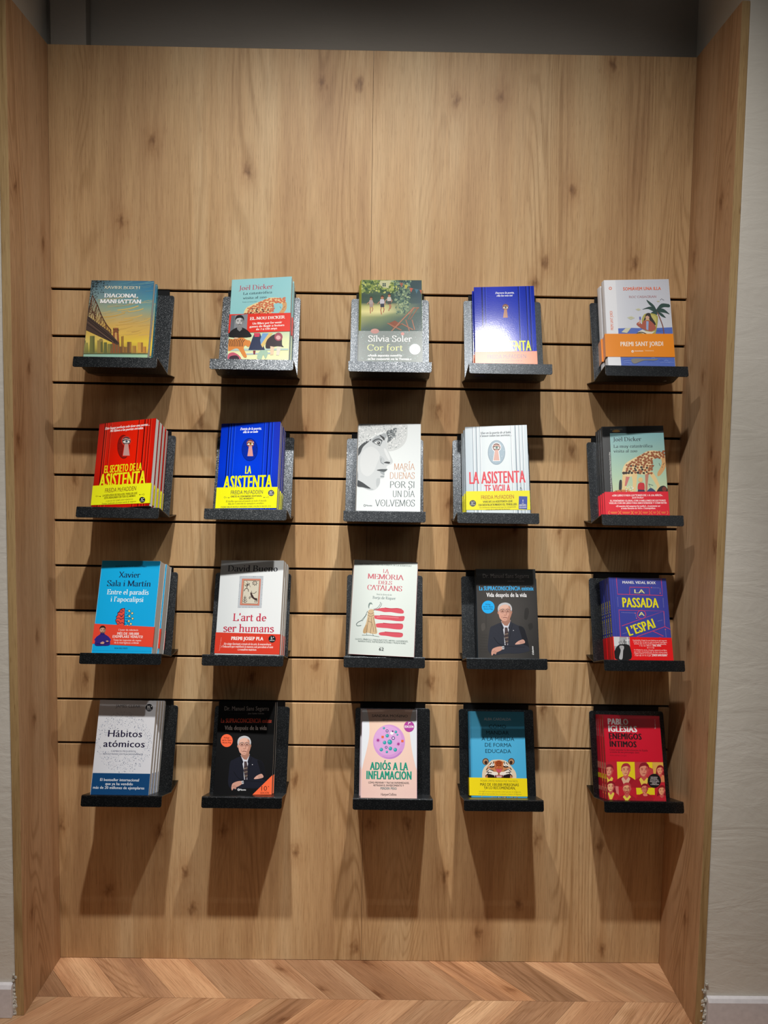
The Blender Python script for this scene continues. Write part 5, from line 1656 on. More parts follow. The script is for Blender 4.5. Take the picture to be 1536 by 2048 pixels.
def cover_memory():
    s = sheet_for('C3')
    s.tone = 0.9
    s.grad([(0, '#c8d0cc', '#dbe4df', '#dfe8e3', '#dde6e1'), (1, '#c2cac6', '#d6dfda', '#dae3de', '#d8e1dc')])
    k = '#5a6a66'
    s.text('LA CONSTRUCCIÓ HISTÒRICA DE LA IDENTITAT', (384, 124), (1046, 158), 20, k, 'didot')
    r = '#c4606c'
    s.text('LA', (678, 230), (752, 234), 48, r, 'didot')
    s.text('MEMÒRIA', (480, 308), (944, 324), 66, r, 'didot')
    s.text('DELS', (616, 376), (794, 384), 46, r, 'didot')
    s.text('CATALANS', (476, 448), (922, 470), 66, r, 'didot')
    s.text('Sota la direcció de', (596, 516), (792, 524), 20, k, 'serif')
    s.text('Borja de Riquer', (545, 564), (842, 578), 36, '#66787a', 'serif')
    for pts in ([(640, 685), (700, 680), (780, 690), (860, 688), (920, 700), (945, 725), (935, 752), (870, 750), (780, 735), (700, 735), (645, 722), (560, 705)],
                [(560, 780), (640, 778), (750, 782), (860, 792), (950, 790), (952, 820), (935, 848), (860, 850), (760, 838), (640, 830), (570, 815)],
                [(590, 885), (680, 875), (780, 885), (880, 885), (930, 890), (936, 925), (915, 955), (840, 955), (740, 942), (650, 935), (590, 925)],
                [(630, 1000), (700, 988), (790, 995), (880, 1000), (930, 1010), (932, 1040), (905, 1058), (820, 1055), (730, 1040), (640, 1030)]):
        s.blob(pts, '#d2505e')
        s.line([(x, y) for x, y in pts[1:5]], 10, '#bc3c4c', True)
    s.line([(600, 800), (720, 795), (880, 808)], 6, '#e8a0a4', True)
    # draped figure with sickle
    s.blob([(490, 720), (520, 700), (556, 705), (565, 760), (575, 850), (605, 1000), (540, 1012), (490, 1000), (430, 1000), (425, 970), (460, 880), (478, 800)], '#cbb08a')
    s.blob([(425, 1000), (430, 950), (470, 890), (480, 960), (460, 1005)], '#b8976c')
    for p in ([(480, 730), (520, 760), (560, 740)], [(482, 770), (520, 790), (566, 770)], [(500, 800), (480, 900), (470, 1000)], [(530, 800), (530, 900), (515, 1005)], [(555, 800), (575, 900), (590, 1000)], [(490, 850), (540, 870)],
              [(545, 880), (560, 990)]):
        s.line(p, 5, '#6a5a44', True)
    s.ell(518, 650, 24, 34, '#dfe6e0', 16)
    s.blob([(490, 660), (500, 620), (530, 612), (545, 640), (520, 632), (505, 660), (500, 690)], '#7a8a86')
    s.lines([(555, 700, 610, 680, 640, 640, 650, 615), (556, 712, 620, 696, 655, 650, 665, 622), (480, 720, 455, 780, 420, 820, 400, 845), (470, 760, 440, 810, 412, 850)], 5, '#4a5a58')
    s.line([(650, 615), (640, 606)], 5, '#4a5a58')
    s.line([(410, 840), (370, 858), (340, 885), (350, 910), (400, 905)], 8, '#4a5a58', True)
    s.lines([(470, 1005, 470, 1025), (545, 1010, 555, 1035), (410, 1030, 520, 1032, 630, 1050)], 5, '#4a5a58')
    s.text('LLOCS, SÍMBOLS, PERSONATGES, MITES, LLEGENDES,', (322, 1084), (1000, 1124), 19, k, 'didot')
    s.text('NARRATIVES, REPRESENTACIONS I TRADICIONS', (358, 1114), (970, 1148), 19, k, 'didot')
    s.quad(626, 1178, 690, 1182, '#2a3438')
    s.text('62', (626, 1228), (688, 1232), 40, '#1a2226', weight=0.03)
    b = make_book('C3', s, 0.047, 'matte', hard=True, back='#b82c48', spine='#d4dcd8')
    place_stack('C3', b, 2, ['thick pale grey hardback with red brush stripes, tilted on its shelf', 'rear copy of the brush stripe hardback, its crimson board showing at the right'], group='brush stripe hardbacks', dx=[0, .0035])
cover_memory()

def portrait_cover(s, f, dark):
    """older man in glasses, suit and tie with folded arms; f maps drawing points"""
    q = lambda pts: [f(*p) for p in pts]
    suit, fold = ('#2c2f3a', '#181a22') if not dark else ('#191b28', '#0c0d14')
    s.blob(q([(650, 775), (560, 810), (515, 840), (495, 960), (485, 1090), (500, 1150), (560, 1180), (700, 1165), (860, 1170), (1000, 1140), (1010, 1070), (985, 960), (945, 840), (860, 805), (775, 770)]), suit)
    s.blob(q([(880, 820), (945, 845), (985, 960), (1010, 1070), (1005, 1130), (960, 1120), (930, 1000), (900, 900)]), fold)
    s.poly(q([(655, 755), (775, 745), (770, 800), (745, 900), (742, 1060), (700, 1060), (690, 920), (670, 810)]), '#d4d6e0')
    s.poly(q([(700, 835), (735, 835), (745, 890), (748, 1000), (735, 1062), (712, 1062), (695, 930), (700, 880)]), '#4a3c3e')
    for k in range(7):
        s.lines([f(698, 900 + k * 24) + f(746, 890 + k * 24)], 5, '#a8987c' if k % 2 else '#2a2026')
    s.poly(q([(655, 760), (690, 840), (672, 880), (640, 800)]), suit)
    s.poly(q([(775, 750), (800, 790), (760, 880), (745, 840)]), suit)
    s.lines([f(650, 790) + f(690, 930) + f(720, 1060), f(800, 790) + f(770, 930) + f(745, 1060)], 5, fold)
    s.ell(*f(812, 874), 6, 5, '#e0e0e6', 8)
    # neck and head
    s.poly(q([(660, 690), (765, 690), (772, 760), (735, 815), (700, 810), (660, 770)]), '#a87a68')
    s.blob(q([(618, 600), (622, 660), (640, 720), (680, 750), (720, 752), (760, 730), (784, 670), (790, 600), (770, 545), (705, 520), (645, 545)]), '#d8a490', 5)
    s.blob(q([(740, 540), (785, 580), (788, 660), (760, 730), (720, 752), (745, 700), (760, 640), (758, 580)]), '#b88672')
    s.blob(q([(640, 560), (700, 532), (750, 545), (730, 590), (680, 592), (645, 600)]), '#e4b8a6')
    s.blob(q([(616, 640), (612, 580), (640, 535), (705, 516), (765, 536), (792, 585), (788, 640), (776, 620), (772, 575), (740, 548), (700, 542), (650, 560), (632, 590), (626, 640)]), '#c4c4c8')
    s.ell(*f(617, 645), 9, 20, '#c08a78', 10)
    s.ell(*f(788, 640), 8, 20, '#a87864', 10)
    for x in (672, 738):
        s.line(q([(x - 26, 608), (x, 600), (x + 24, 608)]), 8, '#8a7a74', True)
        s.ell(*f(x, 626), 15, 7, '#3a2a26', 12)
        s.ell(*f(x, 634), 20, 6, '#b07c6c', 10)
        s.ring(*f(x, 626), 29, 3, '#5a5254', 20, ry=21)
    s.lines([f(643, 622) + f(620, 618), f(767, 622) + f(788, 616), f(700, 622) + f(710, 622)], 4, '#5a5254')
    s.line(q([(712, 630), (722, 670), (700, 680), (690, 672)]), 6, '#a46e5e', True)
    s.line(q([(676, 712), (700, 706), (735, 714)]), 7, '#7a4640', True)
    s.line(q([(664, 690), (660, 715)]), 5, '#b07c6c')
    s.line(q([(745, 688), (752, 715)]), 5, '#a46e5e')
    s.line(q([(690, 735), (715, 738)]), 5, '#b07c6c')
    # arms and hands
    s.blob(q([(486, 1080), (520, 1060), (640, 1080), (760, 1060), (900, 1050), (1000, 1080), (1010, 1140), (900, 1160), (700, 1170), (560, 1190), (500, 1150)]), suit)
    s.line(q([(700, 1075), (820, 1080), (960, 1090)]), 6, fold, True)
    s.line(q([(560, 960), (620, 1040), (700, 1070)]), 6, fold, True)
    s.blob(q([(530, 1150), (545, 1110), (600, 1085), (660, 1078), (680, 1100), (650, 1130), (600, 1155), (585, 1180), (560, 1170), (540, 1195), (530, 1180)]), '#cf9a88')
    for p in ([(545, 1150), (575, 1130)], [(560, 1160), (592, 1140)], [(575, 1172), (605, 1148)]):
        s.line(q(p), 4, '#8a5a4c')
    s.poly(q([(662, 1078), (692, 1074), (694, 1112), (672, 1116)]), '#d8d8dc')
    s.poly(q([(668, 1084), (690, 1080), (690, 1104), (674, 1108)]), '#8a8c92')
    s.blob(q([(832, 1052), (860, 1020), (900, 998), (935, 990), (950, 1002), (960, 1018), (955, 1035), (920, 1045), (880, 1052)]), '#d8a696')
    for p in ([(885, 1015), (940, 1000)], [(890, 1028), (955, 1015)], [(890, 1040), (950, 1030)]):
        s.line(q(p), 4, '#9a6a5c')

def cover_doctor(key, cat):
    s = sheet_for(key)
    if cat:
        s.grad([(0, '#121213', '#181819', '#151517', '#121214'), (.12, '#1c1b1b', '#252423', '#222120', '#1a1a1b'), (.2, '#363331', '#403d3b', '#3b3937', '#2c2b2b'), (.5, '#3a3734', '#4a4643', '#454240', '#333130'), (1, '#33312f', '#3e3b38', '#3a3836', '#2a2929')])  # shaded top and grey reflected haze of a black cover, put into the ink
        s.blob([(960, 600), (1000, 590), (1010, 650), (985, 730), (950, 720)], '#2c2a29')
        s.blob([(1000, 800), (1050, 780), (1060, 840), (1020, 870)], '#2a2928')
        s.lines([(462, 660, 462, 840)], 5, '#2e2c2a')
        for y in range(930, 1180, 36):
            s.lines([(380, y, 480, y + 4)], 6, '#33302d')
        s.blob([(400, 800), (440, 780), (450, 850), (410, 880)], '#4c4844')
        f = lambda x, y: (x, y)
        g = '#8b8683'
        s.text('Dr. Manuel Sans Segarra', (420, 200), (1014, 204), 54, g, weight=0.022)
        s.text('Amb la col·laboració de', (488, 246), (724, 248), 15, '#4a4745')
        s.text('Juan Carlos Cebrián', (736, 248), (952, 250), 17, g, weight=0.03)
        s.text('La SUPRACONSCIÈNCIA existeix', (374, 358), (1070, 364), 54, '#38b4f4', weight=0.03)
        s.text('Vida després de la vida', (466, 444), (982, 446), 54, '#f0f0f2', weight=0.035)
        s.ell(488, 574, 82, 82, '#18aef4', 36)
        for t, y, a, b in (('Pròleg', 548, 456, 516), ('del Dr. Mario', 578, 424, 550), ('Alonso Puig', 606, 430, 546)):
            s.text(t, (a, y), (b, y), 17, '#103a58', weight=0.02)
        portrait_cover(s, f, False)
        s.text('Columna', (1074, 1186), (1064, 1074), 20, '#f0f0f0', 'boldit')
        lab = ['dark grey portrait paperback with sky blue title and blue disc, third row']
        b = make_book(key, s, 0.036, 'satin', back='#1c2a34', spine='#122430')
    else:
        s.grad([(0, '#0b0b0c', '#0e0e0f', '#0c0c0d'), (1, '#0a0a0c', '#0e0e10', '#0c0c0e')])
        f = lambda x, y: ((x - 705) * .95 + 633, (y - 520) * 1.03 + 530)
        portrait_cover(s, f, True)
        g = '#a09c9a'
        s.text('Dr. Manuel Sans Segarra', (376, 202), (948, 206), 54, g, weight=0.022)
        s.text('Con la colaboración de', (450, 246), (668, 247), 14, '#343232')
        s.text('Juan Carlos Cebrián', (678, 248), (884, 250), 16, g, weight=0.03)
        s.text('La SUPRACONCIENCIA existe', (332, 358), (980, 362), 54, '#dc5840', weight=0.03)
        s.text('Vida después de la vida', (378, 448), (918, 456), 54, '#f2f0f0', weight=0.035)
        s.ell(406, 588, 77, 82, '#fc6c44', 36)
        for t, y, a, b in (('Prólogo', 560, 370, 440), ('del Dr. Mario', 592, 346, 468), ('Alonso Puig', 622, 348, 462)):
            s.text(t, (a, y), (b, y), 17, '#4a1a10', weight=0.03)
        s.poly([(990, 1030), (980, 1290), (735, 1290)], '#fc6c40')
        s.text('10', (848, 1230), (920, 1230), 58, '#4a2018')
        s.text('ª', (932, 1200), (948, 1200), 28, '#4a2018')
        s.text('EDICIÓN', (838, 1268), (946, 1270), 24, '#6a2a1c', weight=0.02)
        s.ring(558, 1216, 12, 6, '#e8e8ea', 16)
        s.line([(548, 1216), (568, 1216)], 4, '#e8e8ea')
        s.text('Planeta', (576, 1226), (652, 1228), 20, '#e8e8ea', weight=0.03)
        lab = ['black portrait paperback with orange disc and orange corner, bottom row', 'rear copy of the black portrait paperback with orange corner, showing at its right edge']
        b = make_book(key, s, 0.0170, 'dull', back='#0c0c0e')
    place_stack(key, b, len(lab), lab, group='black portrait paperbacks', dx=[0, .002][:len(lab)])

def cover_pitch():
    s = sheet_for('C5')
    s.grad([(0, '#3a42a0', '#3c46a4', '#3840a0'), (1, '#343c9c', '#3a42a0', '#363e9c')])
    s.lines([(440, 150, 520, 1165), (470, 150, 550, 1165)], 4, '#2a3280')
    r = '#dc3c58'
    s.lines([(508, 155, 524, 362, 1076, 378, 1058, 165), (672, 366, 672, 276, 912, 280, 918, 374), (560, 885, 540, 556, 1094, 570, 576, 752), (1092, 575, 1104, 762, 760, 885), (1104, 762, 1190, 795), (955, 815, 1088, 878, 1030, 896)], 7, r)
    s.ring(818, 612, 52, 7, r, 30)
    w_ = '#a8a4d4'
    for p in ((938, 282, 1040, 286), (1046, 290, 1046, 350), (524, 400, 530, 520), (1082, 410, 1090, 530), (572, 586, 738, 594), (740, 596, 756, 660), (1092, 600, 1100, 740), (1110, 800, 1120, 895), (1015, 695, 1075, 680), (585, 850, 640, 835)):
        n = 9
        for k in range(n):
            a, b = k / n, (k + .55) / n
            s.line([(p[0] + (p[2] - p[0]) * a, p[1] + (p[3] - p[1]) * a), (p[0] + (p[2] - p[0]) * b, p[1] + (p[3] - p[1]) * b)], 4, w_)
    for x, y in ((938, 282), (1046, 352), (740, 596), (756, 660), (1110, 796)):
        s.ell(x, y, 7, 7, '#e8607c', 8)
    s.text('MANEL VIDAL BOIX', (584, 232), (992, 240), 32, '#f0f0f6', weight=0.03)
    yl = '#f0e60c'
    s.text('LA', (730, 350), (858, 352), 46, '#e8e49c', weight=0.02)
    s.text('PASSADA', (585, 522), (1030, 530), 116, yl, weight=0.045)
    s.text('A', (782, 628), (856, 630), 46, '#e8e49c', weight=0.02)
    s.text('L’ESPAI', (668, 878), (994, 770), 112, yl, weight=0.045)
    s.band(.718, .724, 1.0, 1.0, '#ea1418')
    s.poly([(472, 885), (668, 890), (686, 1162), (496, 1165)], '#a8abae')
    s.poly([(472, 885), (545, 886), (540, 1000), (480, 1000)], '#d8dadc')
    s.lines([(640, 890, 650, 1000), (610, 930, 668, 925)], 9, '#f0f0f2')
    bust(s, 580, 955, 55, '#b4b4b6', '#7a7a7c', '#8a8a8c', '#1e1e20', bald=True, beard='#6a6a6c', cloth='#141416')
    s.blob([(488, 1060), (520, 1000), (560, 980), (640, 980), (678, 1020), (686, 1160), (500, 1162)], '#18181a')
    s.blob([(540, 1150), (560, 1060), (545, 1010), (560, 995), (595, 1000), (600, 1030), (590, 1060), (580, 1160)], '#b8b8ba')
    s.lines([(560, 1000, 565, 1030), (575, 998, 578, 1030)], 4, '#77777a')
    c = '#ffe4e0'
    for t, y, a, b in (('La passada a l’espai és una història en què importa', 936, 710, 1126), ('el que es diu i el que no, amb un humor intel·ligent,', 958, 718, 1130), ('escrita des de la tendresa i la perplexitat,', 980, 724, 1122), ('i és un llibre', 1002, 790, 940)):
        s.text(t, (a, y), (b, y + 3), 15, c, weight=0.01)
    s.text('JOEL DÍAZ', (952, 1004), (1058, 1006), 19, '#ffffff', weight=0.03)
    s.lines([(890, 1022, 966, 1024)], 3, c)
    s.ell(890, 1022, 6, 6, c, 8)
    s.ell(966, 1024, 6, 6, c, 8)
    for t, y, a, b in (('Si el futbol és un joc d’espais, aquest és un llibre', 1056, 724, 1126), ('que troba el passadís just: fa riure sense avisar', 1080, 724, 1134), ('i agafa la pilota en el moment exacte per donar-la', 1102, 724, 1136), ('a qui sap on és el gol.', 1122, 734, 936)):
        s.text(t, (a, y), (b, y + 3), 15, c, weight=0.01)
    s.text('JORDI AMATRIAIN', (946, 1124), (1128, 1128), 19, '#ffffff', weight=0.03)
    t_ = 0.0137
    spine_text(s, 'La passada a l’espai', t_ * .25, .055, .15, t_ * .5, '#f0e60c', weight=0.04)
    spine_rect(s, 0.0003, t_ - .0003, .018, .052, '#ea1418')
    b = make_book('C5', s, t_, 'satin', back='#2c3690', spine='#2c3690')
    place_stack('C5', b, 5, stack_labels('royal blue football pitch book with red band, front of its stack', 'royal blue football pitch book', 5, 'in its stack'), group='royal blue football pitch books', dx=[0, -.001, -.001, -.002, -.002])

def cover_habits():
    s = sheet_for('D1')
    s.grad([(0, '#e0e1e6', '#e8e9ee', '#e6e7ec'), (1, '#e2e4ec', '#eceef6', '#eaecf4')])
    s.text('JAMES CLEAR', (586, 164), (900, 166), 36, '#3a3c4e')
    def ringed(x, y):
        d = ((x - 690) / 360) ** 2 + ((y - 610) / 390) ** 2
        e = ((x - 690) / 300) ** 2 + ((y - 610) / 190) ** 2
        return d < 1 and e > 0.9 + 0.25 * math.sin(x * .05)
    s.specks(ringed, 2000, 1.6, 5.6, ['#2a3858', '#566484', '#7a88a4', '#a0aac0', '#8a94ac', '#667494'], 21, (320, 220, 1065, 1005), 7)
    s.text('Hábitos', (484, 540), (922, 542), 84, '#191038', weight=0.018)
    s.text('atómicos', (424, 670), (954, 672), 84, '#191038', weight=0.018)
    s.text('CAMBIOS PEQUEÑOS', (524, 732), (838, 734), 19, '#5a627c', weight=0.01)
    s.text('RESULTADOS EXTRAORDINARIOS', (422, 768), (934, 772), 19, '#5a627c', weight=0.01)
    s.ell(1014, 166, 47, 48, '#16161e', 30)
    s.text('35.ª', (984, 176), (1048, 176), 34, '#ffffff', weight=0.04)
    s.text('edición', (980, 198), (1046, 198), 15, '#e8e8ee', weight=0.02)
    s.rect(0, .776, 1, 1, '#0d487c')
    c = '#f0f4fa'
    s.text('El bestseller internacional', (384, 1104), (882, 1110), 33, c, weight=0.02)
    s.text('que ya ha vendido', (450, 1156), (804, 1160), 33, c, weight=0.02)
    s.text('más de 20 millones de ejemplares', (293, 1204), (950, 1212), 33, c, weight=0.02)
    b = make_book('D1', s, 0.0195, 'satin', back='#e8e8ee')
    for nm in list(b.children):
        if nm.name.startswith('front_cover'):
            pass
    place_stack('D1', b, 4, stack_labels('white dotted paperback with navy blue foot, front of its stack', 'white and navy dotted paperback', 4, 'in its stack'), group='white dotted paperbacks', dx=[0, .0015, .003, .004])

def cover_body():
    s = sheet_for('D3')
    s.grad([(0, '#e8c0ac', '#eecab6', '#ecc6b2'), (.2, '#eccab6', '#f2d4c2', '#f0d0be'), (1, '#edc6bc', '#f2cfc5', '#f0cbc2')])
    s.blob([(340, 100), (400, 118), (425, 210), (440, 330), (435, 480), (405, 640), (370, 780), (345, 880), (318, 900), (310, 500)], '#e4e8ee', 5)
    s.blob([(1060, 120), (1000, 128), (970, 230), (955, 330), (962, 480), (985, 650), (1015, 790), (1040, 880), (1072, 900), (1070, 500)], '#e4e8ee', 5)
    s.text('SANDRA MOÑINO', (472, 222), (930, 226), 33, '#34282c', weight=0.008)
    s.text('@nutricional_', (608, 262), (790, 266), 22, '#5a484a')
    s.ell(692, 540, 204, 221, '#d49ad8', 48)
    s.ell(676, 520, 176, 190, '#dca8de', 40)
    s.blob([(860, 660), (820, 710), (740, 752), (660, 750), (600, 720), (680, 740), (770, 720), (830, 670)], '#c084cc')
    for x, y, r in ((625, 364, 14), (668, 460, 22), (778, 412, 17), (798, 448, 12), (634, 548, 22), (701, 541, 30), (592, 638, 22), (708, 624, 23), (771, 640, 23), (663, 668, 15)):
        s.ell(x, y, r, r * 1.06, '#1f8c98', 20)
        s.ell(x - r * .1, y - r * .12, r * .78, r * .8, '#34aab4', 18)
        s.ell(x - r * .3, y - r * .35, r * .25, r * .25, '#a8e0e4', 10)
    for x, y, r in ((666, 399, 14), (745, 491, 18), (655, 609, 12)):
        s.ring(x, y, r, 9, '#5a3c8c', 20)
        s.ell(x, y, r * .6, r * .6, '#f0e8f4', 14)
    s.ell(727, 428, 22, 22, '#f4f2f8', 18)
    s.ell(737, 404, 12, 12, '#6a3a7c', 12)
    for x, y, r in ((550, 518, 18), (811, 566, 17)):
        s.ell(x, y, r, r, '#a83a94', 16)
        for a in range(0, 360, 40):
            s.ell(x + (r + 9) * cos(radians(a)), y + (r + 9) * sin(radians(a)), 2.5, 2.5, '#a83a94', 6)
    for x, y in ((609, 476), (862, 528)):
        s.quad(x - 15, y - 15, x + 15, y + 15, '#ec6a3c')
    s.ell(948, 342, 66, 70, '#b0409c', 34)
    s.text('7ª', (930, 318), (968, 318), 34, '#ffffff', weight=0.02)
    s.text('EDICIÓN', (892, 358), (1004, 360), 28, '#ffffff', weight=0.03)
    g = '#14967c'
    s.text('ADIÓS A LA', (446, 892), (936, 906), 92, g, weight=0.06)
    s.text('INFLAMACIÓN', (400, 1010), (980, 1026), 98, g, weight=0.06)
    k = '#4a4448'
    s.text('CÓMO PREVENIR Y TRATAR ENFERMEDADES,', (426, 1068), (950, 1080), 21, k, weight=0.02)
    s.text('RETRASAR EL ENVEJECIMIENTO Y', (492, 1104), (882, 1112), 21, k, weight=0.02)
    s.text('PERDER PESO', (582, 1148), (790, 1152), 27, '#4a7a80', weight=0.02)
    s.text('HarperCollins', (586, 1226), (786, 1228), 28, '#5a4a4c', 'serif')
    b = make_book('D3', s, 0.0375, 'satin', back='#d0a0d0', spine='#e8e4ee')
    place_stack('D3', b, 2, ['pink paperback with a torso outline and lilac cell disc, centre of the bottom row', 'rear copy of the pink torso paperback, its white and lilac spine at the left'], group='pink torso paperbacks', dx=[0, -.0045])

def cover_tiger():
    s = sheet_for('D4')
    s.grad([(0, '#4a9ec0', '#4ca4c8', '#48a0c4'), (.3, '#52b0da', '#56b6e2', '#50b0dc'), (1, '#48a8d6', '#50b2e0', '#4aacd8')])
    s.lines([(330, 150, 352, 1250)], 4, '#2c7ea4')
    s.text('ALBA CARDALDA', (500, 264), (845, 268), 33, '#d8ecf4', weight=0.004)
    k = '#16303e'
    s.text('CÓMO', (562, 366), (782, 368), 46, k, weight=0.002)
    s.text('MANDAR', (528, 445), (820, 447), 46, k, weight=0.002)
    s.text('A LA MIERDA', (468, 524), (888, 528), 46, k, weight=0.002)
    s.text('DE FORMA', (512, 604), (852, 606), 48, k, weight=0.002)
    s.text('EDUCADA', (518, 684), (846, 684), 48, k, weight=0.002)
    # tiger's head
    for d, x in ((-1, 520), (1, 850)):
        s.ell(x, 792, 42, 44, '#5c4234', 20)
        s.ell(x, 795, 32, 34, '#b8906c', 18)
        s.ell(x - d * 4, 804, 20, 24, '#3c2a22', 14)
    s.blob([(480, 1010), (478, 930), (500, 870), (540, 830), (590, 780), (640, 768), (720, 768), (780, 785), (830, 830), (870, 880), (905, 930), (912, 1010), (860, 1080), (520, 1080)], '#e4d0b4')
    s.blob([(540, 1010), (530, 920), (550, 850), (600, 800), (660, 782), (720, 784), (780, 810), (830, 870), (850, 940), (845, 1010)], '#c8875a')
    s.blob([(640, 800), (690, 775), (735, 800), (740, 870), (728, 900), (655, 900), (640, 860)], '#b8582c')
    for d in (-1, 1):
        m = lambda x, y: (690 + d * (x - 690), y)
        s.blob([m(600, 790), m(585, 830), m(560, 850), m(570, 865), m(620, 850), m(632, 820)], '#f2ece2')
        s.blob([m(560, 880), m(620, 920), m(660, 925), m(680, 950), m(640, 985), m(560, 960), m(520, 960)], '#efe6dc')
        s.lines([m(565, 860) + m(600, 848) + m(632, 858), m(600, 800) + m(580, 830), m(622, 792) + m(612, 830), m(560, 900) + m(540, 920), m(545, 870) + m(528, 900), m(620, 910) + m(560, 890), m(600, 935) + m(530, 925),
                 m(540, 950) + m(520, 985), m(575, 965) + m(550, 1000), m(560, 930) + m(540, 965)], 9, '#241c1c')
        s.line([m(570, 855), m(600, 866), m(635, 852)], 11, '#181214', True)
        s.blob([m(560, 950), m(620, 965), m(640, 975), m(635, 1010), m(560, 1010), m(545, 975)], '#241a1c')
        s.poly([m(632, 968), m(650, 965), m(656, 1025), m(640, 1022)], '#f4ece0')
    for y in (800, 820, 842):
        s.line([(655, y + 8), (688, y - 6), (722, y + 8)], 6, '#3a1c14', True)
    for p in ([(640, 820), (660, 880)], [(740, 820), (722, 880)], [(668, 850), (680, 880)], [(712, 850), (700, 880)]):
        s.line(p, 5, '#e09a6c')
    s.blob([(655, 885), (690, 892), (726, 885), (718, 918), (690, 935), (664, 916)], '#cc5a68')
    s.line([(690, 932), (690, 960)], 6, '#2a1418')
    s.poly([(640, 965), (742, 965), (750, 1020), (632, 1020)], '#5c2c30')
    s.poly([(655, 968), (728, 968), (732, 985), (652, 985)], '#c8888c')
    for x in (662, 678, 694, 710):
        s.quad(x, 984, x + 12, 996, '#f4ece0')
    s.specks(lambda x, y: True, 60, 3, 8, ['#b86a38', '#5c3a28', '#e8c8a0'], 14, (520, 1245, 930, 1262), 5)
    s.band(.775, .777, .978, .982, '#f4dc14')
    k = '#4a4414'
    s.text('PONER LÍMITES NUNCA FUE TAN FÁCIL.', (455, 1050), (938, 1056), 23, '#8a8020', weight=0.005)
    s.text('MÁS DE 100.000 PERSONAS', (450, 1102), (946, 1108), 33, k, weight=0.02)
    s.text('YA LO RECOMIENDAN.', (498, 1146), (902, 1148), 33, k, weight=0.02)
    s.text('«Un libro necesario para aprender a decir que no», La Vanguardia', (436, 1182), (970, 1188), 14, '#8a8020', weight=0.01)
    s.text('«Un manual imprescindible lleno de ejemplos y humor», El Periódico', (430, 1212), (978, 1218), 14, '#8a8020', weight=0.01)
    s.line([(470, 1246), (500, 1170), (560, 1110)], 5, '#d0b820', True)
    s.line([(930, 1246), (910, 1170), (860, 1110)], 5, '#d0b820', True)
    b = make_book('D4', s, 0.030, 'gloss', hard=True, back='#3a94c0')
    place_stack('D4', b, 1, ['sky blue hardback with a snarling tiger head and yellow band, bottom row'])

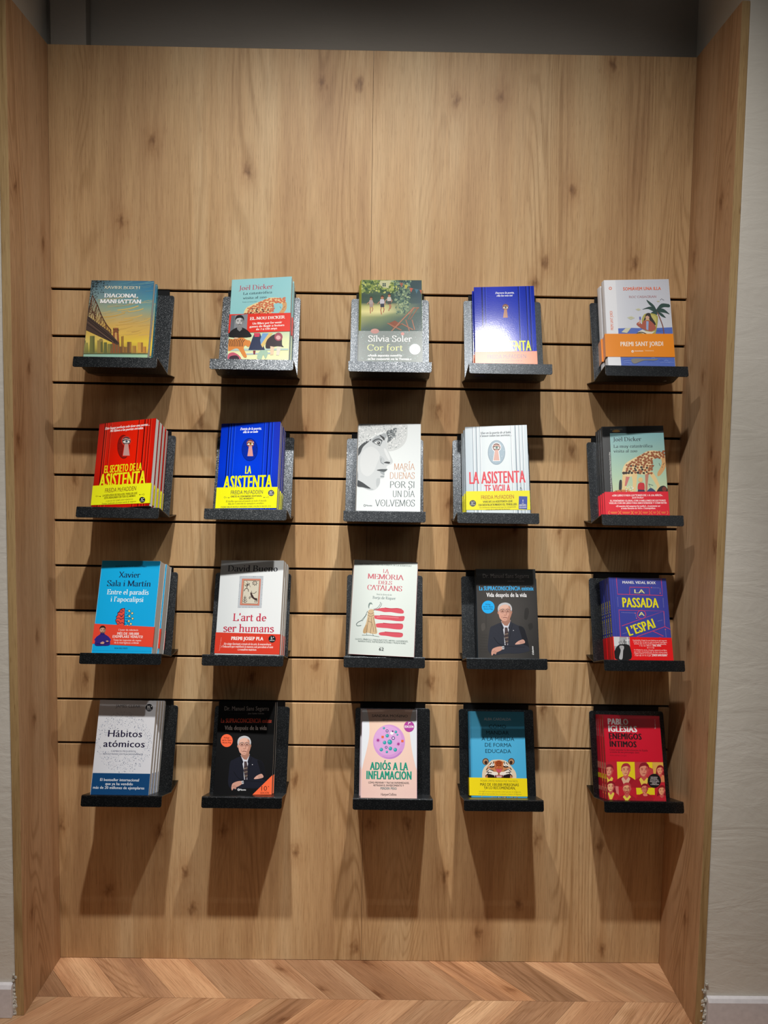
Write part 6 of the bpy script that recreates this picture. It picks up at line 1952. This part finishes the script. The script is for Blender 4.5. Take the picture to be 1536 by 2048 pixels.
def cover_enemies():
    s = sheet_for('D5')
    s.grad([(0, '#d0082c', '#d40a2e', '#cc082a'), (1, '#d4082a', '#da0a2c', '#d00828')])
    s.text('PABLO', (405, 304), (658, 308), 72, '#eae6e8', weight=0.06)
    s.text('IGLESIAS', (412, 392), (766, 400), 74, '#f4f0f2', weight=0.06)
    k = '#1c0a0e'
    s.text('ENEMIGOS', (420, 482), (822, 492), 72, k, weight=0.06)
    s.text('ÍNTIMOS', (428, 578), (760, 586), 70, k, weight=0.06)
    s.text('Cómo entender la derechización de España', (426, 626), (896, 634), 22, '#5c0818', weight=0.02)
    s.text('a través de sus personajes clave', (430, 652), (790, 660), 22, '#5c0818', weight=0.02)
    s.text('Edición ampliada y corregida', (430, 690), (634, 694), 15, '#7c0a1c')
    s.text('Navona', (994, 356), (990, 300), 16, '#f0d8dc', weight=0.03)
    s.text('Ediciones', (990, 296), (986, 240), 14, '#e89aa8')
    s.rect(0, .540, 1, 1, '#c81428')
    Y, O = '#f0d818', '#e07848'
    tiles = [((370, 762), (514, 762), (525, 998), (385, 998), '#c41a30'), ((514, 762), (732, 765), (742, 1000), (525, 998), Y), ((732, 765), (950, 768), (975, 1006), (742, 1000), '#c83c44'), ((950, 768), (1086, 770), (1100, 1010), (975, 1006), '#e4b050'),
             ((385, 998), (530, 1000), (545, 1235), (402, 1233), '#e08078'), ((530, 1000), (745, 1002), (760, 1240), (545, 1235), '#cc1c30'), ((745, 1002), (975, 1008), (982, 1170), (758, 1165), Y), ((975, 1008), (1100, 1010), (1124, 1248), (985, 1245), '#c81c30')]
    for *p, c in tiles:
        s.poly(p, c)
    s.poly([(880, 768), (950, 768), (955, 850), (900, 820)], Y)
    d, r = '#8c1020', '#b8202c'
    bust(s, 420, 870, 66, '#e8987c', '#cc4c48', '#8c1426', d, cloth='#c4182c', shirt='#f0d050')
    bust(s, 625, 865, 72, '#eea878', '#d4605c', '#b0283a', d, cloth='#a81426', shirt='#e8b898')
    bust(s, 848, 865, 78, '#e89478', '#cc504c', '#8c1424', d, cloth='#b01828', shirt='#f0d050')
    bust(s, 1046, 868, 52, '#f0a078', '#d0504c', d, d, longhair=True, cloth='#e08858')
    bust(s, 440, 1068, 58, '#f0b888', '#d05c58', d, d, longhair=True, cloth='#c01c2c', shirt='#f0d850')
    bust(s, 638, 1096, 66, '#f0b080', '#d86458', '#c03840', d, specs=True, beard='#c8504a', cloth='#b01828', shirt='#f0d850')
    bust(s, 856, 1094, 54, '#e8886c', '#c84044', '#8a1020', d, specs=True, cloth='#b41828')
    bust(s, 1066, 1116, 54, '#f0a878', '#d05c54', d, d, longhair=True, cloth='#c42030')
    s.blob([(835, 1165), (850, 1150), (880, 1152), (890, 1180), (850, 1185)], '#e8886c')
    s.ell(974, 996, 82, 86, '#150c0e', 36)
    for i, (t, a, b) in enumerate((('EDICIÓN AMPLIADA', 930, 1014), ('CON NUEVO PRÓLOGO', 926, 1010), ('DEL AUTOR Y DOS', 924, 1026), ('CAPÍTULOS NUEVOS', 920, 1034), ('SOBRE PODER', 944, 1006), ('Y COMUNICACIÓN', 926, 1030))):
        s.text(t, (a, 958 + i * 18), (b, 960 + i * 18), 11, '#e8dcdc', weight=0.02)
    t_ = 0.0164
    spine_text(s, 'Enemigos íntimos', t_ * .3, .155, .198, t_ * .4, '#f0c0c8', weight=0.02)
    spine_rect(s, 0.0003, t_ - .0003, .05, .062, '#f0d818')
    spine_rect(s, 0.0003, t_ - .0003, .074, .09, '#e08878')
    spine_rect(s, 0.0003, t_ - .0003, .02, .03, '#e08878')
    b = make_book('D5', s, t_, 'satin', back='#b80c28', spine='#c20e2c')
    place_stack('D5', b, 4, stack_labels('scarlet paperback with red and yellow portrait grid, front of its stack', 'scarlet portrait grid paperback', 4, 'in its stack, spine showing'), group='scarlet portrait grid paperbacks', dx=[0, -.001, -.002, -.002])

cover_doctor('C4', True)
cover_pitch()
cover_habits()
cover_doctor('D2', False)
cover_body()
cover_tiger()
cover_enemies()
